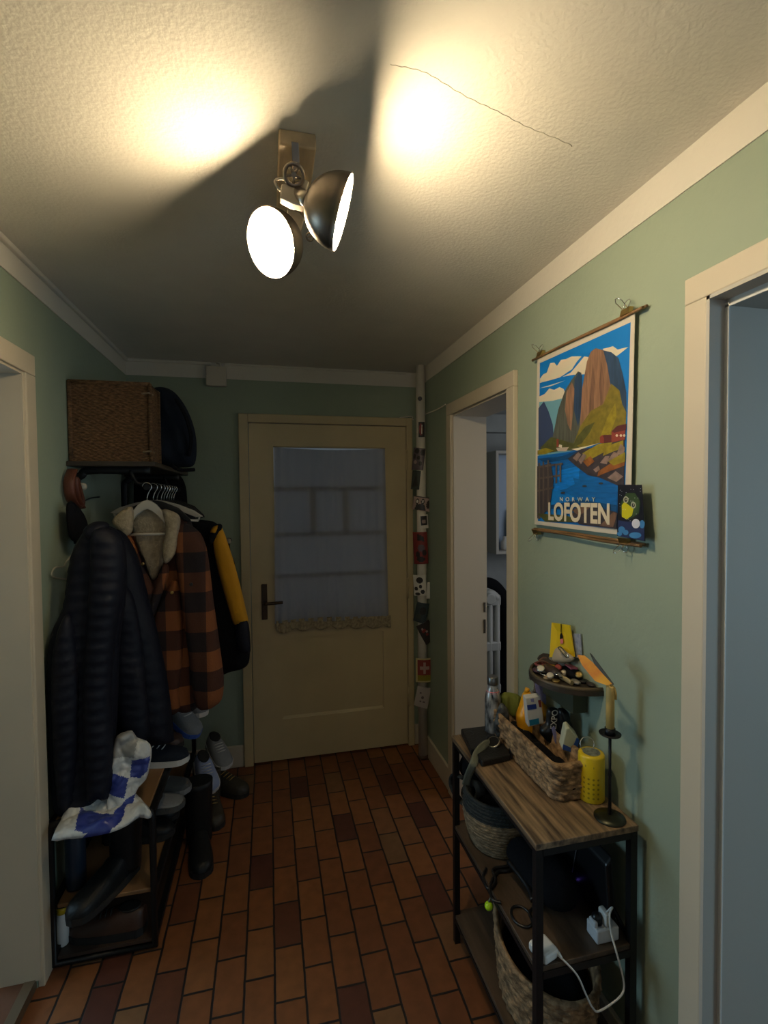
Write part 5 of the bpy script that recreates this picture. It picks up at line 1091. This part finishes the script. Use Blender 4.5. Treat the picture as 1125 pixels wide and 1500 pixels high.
p = wpt(806, 969, .012); b = B(); pillow(b, [p + Vector((x, y, .014)) for x, y in ((-.035, -.02), (0, -.05), (.04, -.03), (.045, .03), (0, .05), (-.03, .03))], (0, 0, 1), .017, .008, disp=lambda q, x, y: .010 * noise.noise(q * 55)); small('felt_pouch', 'dark rumpled pouch heaped at the left of the wall shelf', 'pouch', b, mat('dark_rumpled_cloth', (.028, .02, .016), .7))
for px, py, rr, mm_, lab in ((792, 980, .013, CHROME, 'silver disc at the front left of the wall shelf'), (806, 990, .010, BONE, 'bone-coloured disc near the left front rim of the wall shelf'), (818, 978, .011, RED, 'dark red disc left of the grey glass ball'), (840, 975, .010, BONE, 'bone-coloured disc behind the pink lighter'), (848, 989, .011, BRASS, 'brass disc in front of the pink lighter')):
    p = wpt(px, py, .02); b = B(); lathe(b, [(rr, 0), (rr, .004), (rr * .7, .006)], axisM(p + Vector((0, 0, .020)), (-.4, -.5, .8)), 18); small('button', lab, 'disc', b, mm_)
p = wpt(797, 969, .02); b = B(); tube(b, [p + Vector((.016 * math.cos(a), .02 * math.sin(a), .020 + .006 * math.sin(2 * a))) for a in [2 * PI * k / 20 for k in range(20)]], .0035, 6, closed=True); small('bead_string', 'loop of brown beads over the dark rumpled pouch', 'beads', b, mat('brown_bead', (.10, .04, .02), .3))
p = wpt(831, 972, .02); b = B(); sphere(b, p + Vector((0, 0, .024)), .012); small('pebble', 'pinkish pebble left of the pink lighter', 'pebble', b, mat('pinkish_stone', (.32, .22, .18), .6))
for px, py, rr, sc_, mm_, nm, lab in ((786, 984, .012, (1, 1.4, .6), mat('purple_brown_bead', (.07, .03, .04), .35), 'bead', 'dark purple bead at the leftmost rim of the wall shelf'), (802, 995, .011, (1.2, 1, .6), mat('tan_bead', (.26, .18, .09), .5), 'bead', 'tan bead on the front rim of the wall shelf'), (843, 1000, .012, (1, 1.6, .5), mat('grey_bead', (.20, .19, .17), .4), 'bead', 'flat grey bead at the front rim below the black soft case'), (870, 1003, .011, (1, 1.5, .5), mat('dark_bead', (.03, .02, .015), .3), 'bead', 'dark flat bead under the tip of the leaflet'), (812, 990, .012, (1, 1.2, .7), mat('wine_bead', (.14, .02, .02), .3), 'bead', 'wine-red bead at the middle front of the wall shelf'), (866, 990, .013, (1, 1.2, .6), mat('cream_bead', (.40, .33, .22), .5), 'bead', 'cream bead beneath the leaflet on the wall shelf')):
    p = wpt(px, py, .004); b = B(); sphere(b, p + Vector((0, 0, rr * sc_[2] + .001)), rr, sc=sc_); small(nm, lab, 'bead', b, mm_)
for i, (px, py) in enumerate(((800, 970), (816, 972), (812, 980), (820, 992), (832, 983))):
    p = wpt(px, py, .012); b = B(); obox(b, p + Vector((0, 0, .018)), (.003, .012, .002), (.004, -.001, 0), (0, 0, .0015)); tube(b, [p + Vector((.007 * math.cos(a), .012 + .007 * math.sin(a), .018)) for a in [2 * PI * k / 12 for k in range(12)]], .0018, 6, closed=True)
    small('key', ['small key by the red pen end', 'small key beside the rough grey stone', 'small key lying on the dark coin purse', 'small key near the front rim below the pale pebble', 'small key between glass ball and pink lighter'][i], 'key', b, CHROME if i % 2 else BRASS)

# ================================================================== BASKETS AND CABLES IN THE CONSOLE
def round_basket(t, c, r0, r1, h_, rows, per, amp, m_, rim=None, zc=0, seg=96, high=None, mi_rim=None):
    """seagrass pot: wall with relief, open top; high(a) adds height at an angle"""
    n = rows * 5; M = Matrix.Translation(c)
    def build(k0, k1, mat_, name):
        b = B(); rings = []
        for j in range(n + 1):
            k = k0 + (k1 - k0) * j / n; ring = []
            for i in range(seg):
                a = 2 * PI * i / seg; row = int(k * rows * .9999); rr = r0 + (r1 - r0) * (k ** .7) + .012 * math.sin(k * PI)
                e = amp * abs(math.sin(k * rows * PI)) * (.5 + .5 * math.sin(a * per + row % 2 * PI + k * rows * 1.3)) + .002 * noise.noise(Vector((math.cos(a) * 8, math.sin(a) * 8, k * 14)))
                hh = h_ + (high(a) if high else 0); ring.append(b.verts.new(M @ Vector(((rr + e) * math.cos(a), (rr + e) * math.sin(a), hh * k))))
            rings.append(ring)
        for kk in (1.0, .97) if k1 == 1 else (): 
            ring = []
            for i in range(seg):
                a = 2 * PI * i / seg; rr = r1 - .008 - (1 - kk) * .1; hh = h_ + (high(a) if high else 0); ring.append(b.verts.new(M @ Vector((rr * math.cos(a), rr * math.sin(a), hh * kk))))
            rings.append(ring)
        if k1 == 1:
            rings.append([b.verts.new(M @ Vector(((r0 - .012) * math.cos(2 * PI * i / seg), (r0 - .012) * math.sin(2 * PI * i / seg), .012))) for i in range(seg)])
        for j in range(len(rings) - 1):
            for i in range(seg):
                f = b.faces.new((rings[j][i], rings[j][(i + 1) % seg], rings[j + 1][(i + 1) % seg], rings[j + 1][i])); f.smooth = True
        if k0 == 0: b.faces.new(rings[0][::-1])
        if k1 == 1: b.faces.new(rings[-1])
        obj(name, b, mat_, t)
    if rim: build(0, rim, m_, 'woven_wall'); build(rim, 1, RIMB, 'dark_rim')
    else: build(0, 1, m_, 'woven_wall')
bc = (.735, 1.475, MZ + .0006); RB = thing('round_basket', 'round seagrass basket with dark rim on the middle shelf of the console', 'basket', bc)
round_basket(RB, bc, .090, .116, .178, 17, 44, .0028, WEAVE2, rim=.68)
b = B(); tube(b, [at(680, 1140, X=.64), at(664, 1135, X=.63), at(662, 1150, X=.63), at(672, 1170, X=.64), at(684, 1180, X=.65)], .009, 8, smooth=6, ru=1.3, rv=.6); obj('handle', b, RIMB, RB)
b = B(); tube(b, [at(690, 1146, X=.665), at(683, 1160, X=.665), at(689, 1172, X=.668), at(700, 1170, X=.675), at(704, 1158, X=.68), at(697, 1148, X=.685), at(689, 1158, X=.68)], .016, 10, smooth=6, ru=1.3, rv=.7); tag(obj('headband', b, GREYC), 'grey felt headband coiled in the dark-rimmed basket', 'headband')
b = B(); pillow(b, [Vector((.74 + .085 * math.cos(a), 1.475 + .085 * math.sin(a), MZ + .125)) for a in [2 * PI * k / 14 for k in range(14)]], (0, 0, 1), .03, .014, disp=lambda p, x, y: .015 * noise.noise(p * 18)); tag(obj('scarf', b, BLKC), 'black knitted scarf filling the dark-rimmed basket', 'scarf')
b = B(); pillow(b, [at(x, y, X=.655) for x, y in ((676, 1110), (686, 1102), (690, 1118), (688, 1136), (680, 1138), (674, 1124))], (-1, 0, 0), .012, .008); tag(obj('glove', b, BLKC), 'black glove hanging between notebook and dark-rimmed basket', 'glove')
# tall large basket on the lower shelf, one side drawn up into a handle
bc = (.757, 1.245, LZ + .0006); TB = thing('handled_basket', 'large oval seagrass basket with a tall handle on the bottom shelf', 'basket', bc)
def hi_(a):
    d_ = (a - 2.30 + PI) % (2 * PI) - PI; return .105 * math.exp(-(abs(d_) / .50) ** 1.7)
def oval_basket(c, rx, ry, h_):
    b = B(); seg = 130; rows = 11; n = rows * 6; rings = []
    for j in range(n + 1):
        k = j / n; ring = []
        for i in range(seg):
            a = 2 * PI * i / seg; fl = .86 + .14 * k ** .6; row = int(k * rows * .9999)
            e = .005 * abs(math.sin(k * rows * PI)) * (.5 + .5 * math.sin(a * 34 + row % 2 * PI + k * rows)) + .005 * noise.noise(Vector((math.cos(a) * 9, math.sin(a) * 9, k * 12))) + .003 * noise.noise(Vector((math.cos(a) * 30, math.sin(a) * 30, k * 40)))
            hh = h_ + hi_(a) + .006 * math.sin(a * 7); ring.append(b.verts.new((c[0] + (rx * fl + e) * math.cos(a), c[1] + (ry * fl + e) * math.sin(a), c[2] + hh * k)))
        rings.append(ring)
    for k, s in ((1.0, .93), (.9, .91), (.06, .78)):
        rings.append([b.verts.new((c[0] + rx * s * math.cos(2 * PI * i / seg), c[1] + ry * s * math.sin(2 * PI * i / seg), c[2] + (h_ + hi_(2 * PI * i / seg)) * k)) for i in range(seg)])
    for j in range(len(rings) - 1):
        for i in range(seg):
            f = b.faces.new((rings[j][i], rings[j][(i + 1) % seg], rings[j + 1][(i + 1) % seg], rings[j + 1][i])); f.smooth = True
    b.faces.new(rings[0][::-1]); b.faces.new(rings[-1]); return b
obj('woven_wall', oval_basket(bc, .128, .185, .175), WEAVE, TB)
b = B(); hx = bc[0] + .128 * math.cos(2.30); hy = bc[1] + .185 * math.sin(2.30); hz = bc[2] + .275
tube(b, [(hx - .002, hy + .01, hz - .02), (hx - .004, hy + .02, hz), (hx + .006, hy + .0, hz + .012), (hx + .012, hy - .015, hz), (hx + .008, hy - .012, hz - .02)], .013, 10, smooth=5); obj('handle_loop', b, WEAVE, TB)
b = B(); pillow(b, [Vector((bc[0] + .10 * math.cos(a), bc[1] + .15 * math.sin(a), bc[2] + .12)) for a in [2 * PI * k / 16 for k in range(16)]], (0, 0, 1), .035, .016, disp=lambda p, x, y: .02 * noise.noise(p * 14)); tag(obj('dark_blanket', b, BLKC), 'black blanket filling the large handled basket', 'blanket')
# lime ball
gp = at(716, 1327, X=.60); b = B(); sphere(b, gp, .012, seg=24); gl = thing('lime_ball', 'small lime-green ball above the tall basket handle', 'ball', gp - Vector((0, 0, .012))); obj('ball', b, GLOW, gl)
b = B(); tube(b, [gp + Vector((0, 0, .012)), gp + Vector((.004, 0, .02)), gp + Vector((.010, .003, .026))], .0025, 6); obj('loop', b, STRAP, gl)
# router / laptop on the middle shelf, upright against the wall
mz = MZ + .0006
t = thing('router', 'black upright router with a small violet light on the middle shelf', 'router', (.85, 1.2, mz))
b = B(); obox(b, (.862, 1.22, mz + .095), (.010, 0, .012), (0, .13, 0), (-.006, 0, .092)); obj('router_body', b, BLKP, t, bevel=.006)
b = B(); lp = at(837, 1291, X=.845); sphere(b, lp, .0022, seg=10); obj('indicator_light', b, LED, t)
b = B(); tube(b, [at(837, 1285, X=.846), at(841, 1262, X=.846), at(845, 1240, X=.846)], .0012, 6); obj('antenna', b, mat('grey_edge', (.10, .10, .11), .3), t)
b = B(); pts = [at(885, 1335, X=.86), at(888, 1300, X=.872), at(893, 1262, X=.875), at(892, 1256, X=.88)]; tube(b, pts, .002, 6, smooth=4); tag(obj('cable', b, mat('grey_cable', (.12, .11, .10), .4)), 'grey cable running down to the white power strip', 'cable')
# black device and bag on the middle shelf
b = B(); pillow(b, [Vector((x, y, mz + .055)) for x, y in ((.70, 1.20), (.69, 1.34), (.74, 1.37), (.82, 1.33), (.83, 1.20), (.80, 1.14), (.74, 1.14))], (0, 0, 1), .055, .014, disp=lambda p, x, y: .012 * noise.noise(p * 16)); tag(obj('camera_bag', b, BLKC), 'black soft bag slumped on the middle shelf', 'bag')
b = B(); tube(b, [at(745, 1262, Z=mz + .05), at(760, 1280, Z=mz + .05), at(775, 1302, Z=mz + .045), at(781, 1320, Z=mz + .04)], .008, 8, smooth=4); tag(obj('folded_umbrella', b, BLKP), 'slim black folded umbrella lying towards the round basket', 'umbrella')
b = B(); pts = [at(x, y, Z=mz + .006) for x, y in ((712, 1272), (708, 1285), (716, 1302), (726, 1290), (722, 1274), (736, 1270), (752, 1268), (745, 1275), (728, 1278), (718, 1300), (722, 1318), (734, 1322))]; tube(b, pts, .0045, 8, smooth=6); tag(obj('power_cable', b, BLKP), 'coiled black cable at the front edge of the middle shelf', 'cable')
b = B(); q = at(764, 1342, Z=mz + .004); tube(b, [q + Vector((.026 * math.cos(a), .034 * math.sin(a), 0)) for a in [2 * PI * k / 24 for k in range(24)]], .0035, 8, closed=True); tag(obj('hair_band', b, BLKP), 'black ring of cable lying on the middle shelf', 'cable')
b = B(); tube(b, [at(x, y, Z=mz + .005) for x, y in ((788, 1370), (780, 1350), (776, 1335), (790, 1325))], .004, 8, smooth=5); tag(obj('cable', b, BLKP), 'black cable running from the charger to the soft bag', 'cable')
# white charger
CH = thing('charger', 'white power adapter at the front corner of the middle shelf', 'charger', at(798, 1395, Z=mz))
pts = [at(x, y, Z=mz + .026) for x, y in ((773, 1377), (796, 1364), (819, 1389), (799, 1402))]; b = B(); prism(b, [Vector((p.x, p.y, mz)) for p in pts], (0, 0, .026)); obj('adapter_body', b, PLW, CH, bevel=.007)
p0 = at(818, 1397, Z=mz + .013)
b = B(); tube(b, [at(814, 1392, Z=mz + .013), p0, at(823, 1404, Z=mz + .010)], [.006, .005, .003], 10); obj('plug_neck', b, PLW, CH)
# power strip with cube plugs
PS = thing('power_strip', 'white cube power strip at the wall side of the middle shelf', 'power strip', at(892, 1380, Z=mz))
px_, py_ = .835, 1.075; px_ = at(885, 1383, Z=mz).x; py_ = at(885, 1383, Z=mz).y
psx0, psx1, psy = px_ - .020, min(px_ + .045, tx1 - .024), py_
b = B(); rbox(b, (psx0, psy, mz), (psx1, psy + .045, mz + .036), .004); obj('strip_body', b, mat('white_strip_plastic', (.62, .63, .66), .4), PS)
b = B(); box(b, (psx0, psy + .01, mz + .034), (psx0 + .01, psy + .035, mz + .05)); obj('side_lip', b, bpy.data.materials['white_strip_plastic'], PS, bevel=.003)
b = B(); rbox(b, (psx0 + .028, psy + .004, mz + .0362), (psx0 + .044, psy + .036, mz + .07), .004); tag(obj('usb_plug', b, PLW), 'white plug standing in the power strip', 'plug')
b = B(); lathe(b, [(.013, 0), (.013, .018), (.006, .026)], Matrix.Translation((psx0 + .017, psy + .025, mz + .0362)), 16); tag(obj('round_plug', b, BLKP), 'round black plug in the power strip', 'plug')
# white cord charger -> hanging loop -> power strip
u0 = Vector((psx0 + .036, psy + .012, mz + .07))
wp = [at(823, 1404, Z=mz + .010), at(845, 1428, Y=ty0 - .012), at(858, 1456, Y=ty0 - .016), at(868, 1476, Y=ty0 - .016), at(878, 1481, Y=ty0 - .016), at(905, 1463, Y=ty0 - .016), at(914, 1448, Y=ty0 - .014), at(911, 1425, Y=ty0 - .012), at(903, 1395, Y=ty0 - .008), at(895, 1365, Y=psy - .012), at(893, 1340, Y=psy - .004), at(897, 1329, Y=psy + .006), u0]
b = B(); tube(b, wp, .0024, 8, smooth=8); tag(obj('charging_cable', b, PLW), 'white charging cable looping down from adapter to power strip', 'cable')

# ================================================================== KITCHEN BEHIND THE FAR RIGHT DOORWAY
RD = thing('radiator', 'white ribbed radiator seen through the kitchen doorway', 'radiator', (1.36, 3.0, .08))
ry = 2.78; cL = at(704, 900, Y=ry).x - .012; cR = at(733, 900, Y=ry).x; rt_ = at(716, 866, Y=ry).z; cw = (cR - cL)
for s in range(6):
    b = B(); y = ry + s * .055
    for k in range(3):
        x = cL + cw * (k + .5) / 3; tube(b, [(x, y, .09), (x, y, rt_ - .05)], cw / 6.3, 10, rv=.8)
    for z in (.12, .38, .645, rt_ - .06): rbox(b, (cL + .004, y - .022, z - .03), (cR - .004, y + .022, z + .03), .01)
    tube(b, [(cL + .02, y, rt_ - .05), (cL + cw * .5, y, rt_ - .012), (cR - .02, y, rt_ - .05)], .026, 10, smooth=5); obj('rib', b, mat('radiator_enamel', (.46, .46, .44), .4) if s == 0 else bpy.data.materials['radiator_enamel'], RD)
b = B(); q = at(717, 877, Y=ry - .03); lathe(b, [(.034, 0), (.036, .012), (.034, .03), (.028, .034)], axisM(q + Vector((0, .012, 0)), (0, -1, 0)), 24); obj('end_cap', b, bpy.data.materials['radiator_enamel'], RD)
for x in (cL + .02, cR - .02):
    b = B(); box(b, (x - .012, ry + .02, 0), (x + .012, ry + .05, .09)); obj('foot', b, bpy.data.materials['radiator_enamel'], RD)
b = B(); tube(b, [at(702, 862, Y=3.14), at(712, 856, Y=3.14), at(726, 862, Y=3.14), at(738, 885, Y=3.14), at(743, 930, Y=3.14), at(742, 1000, Y=3.14), at(742, 1090, Y=3.14)], [.05, .05, .05, .055, .06, .06, .06], 12, smooth=6); tag(obj('hanging_coat', b, BLKC), 'black padded coat sleeve draped behind the radiator', 'coat')
# wall of the kitchen in view, cabinet
b = B(); box(b, (XR + TW, 3.42, 0), (2.4, 3.49, H)); struct('wall_kitchen_far', b, GR)
KC = thing('kitchen_cabinet', 'white wall cabinet with open front in the kitchen', 'cabinet', at(735, 812, Y=3.2))
a0 = at(727, 812, Y=3.2); a1 = at(727, 660, Y=3.2); kx1 = a0.x + .42; ky = 3.36
b = B(); box(b, (a0.x, 3.2, a0.z), (a0.x + .02, ky, a1.z)); obj('side_panel', b, GREYP, KC)
b = B(); box(b, (a0.x + .02, 3.2, a0.z), (kx1, ky, a0.z + .02)); box(b, (a0.x + .02, 3.2, a1.z - .02), (kx1, ky, a1.z)); obj('shelf', b, GREYP, KC)
b = B(); box(b, (a0.x + .02, ky - .02, a0.z + .02), (kx1, ky, a1.z - .02)); obj('back_panel', b, mat('pale_blue_back', (.34, .44, .58), .5), KC)
b = B(); q = at(737, 800, Y=3.27); lathe(b, [(.03, 0), (.035, .02), (.035, .06), (.02, .08), (.02, .1)], Matrix.Translation((q.x + .02, 3.27, a0.z + .0205)), 16); tag(obj('jar', b, PLW), 'small white jar inside the kitchen cabinet', 'jar')
b = B(); q = at(740, 745, Y=3.29); lathe(b, [(.03, 0), (.03, .2), (.018, .26), (.018, .29)], Matrix.Translation((q.x + .06, 3.29, a0.z + .0205)), 16); tag(obj('dark_bottle', b, BLKP), 'tall dark bottle inside the kitchen cabinet', 'bottle')
b = B(); q = at(710, 778, Y=3.38); rbox(b, (q.x - .05, 3.37, q.z - .03), (q.x + .03, 3.4195, q.z + .03), .004); tag(obj('switch_box', b, PLW), 'white switch box on the kitchen wall', 'switch')
b = B(); q = at(707, 835, Y=3.4); box(b, (q.x - .03, 3.395, q.z - .06), (q.x + .01, 3.4195, q.z + .06)); tag(obj('towel', b, mat('blue_towel', (.02, .10, .30), .8)), 'blue towel corner on the kitchen wall above the radiator', 'towel')
b = B(); q0 = at(707, 640, Y=3.4); box(b, (q0.x - .3, 3.34, q0.z + .03), (q0.x + .35, 3.4195, q0.z + .16)); 
tag(obj('wall_duct', b, GR), 'grey boxed-in duct high on the kitchen wall', 'duct')
# dark coat in the near right room
b = B(); ol = [Vector((1.36, y, z)) for y, z in ((1.02, 1.50), (.9, 1.58), (.8, 1.58), (.72, 1.45), (.70, .75), (1.05, .75))]; pillow(b, ol, (-1, 0, 0), .06, .03); nc = thing('hanging_coat', 'dark coat with a red patch hanging beyond the right doorway', 'coat', (1.36, .88, .75)); obj('body', b, NAVY2, nc)
b = B(); q = at(1123, 775, X=1.29); pillow(b, [q + Vector((0, y, z)) for y, z in ((-.05, -.05), (.03, -.05), (.03, .06), (-.05, .06))], (-1, 0, 0), .01, .012); obj('red_patch', b, RED, nc)
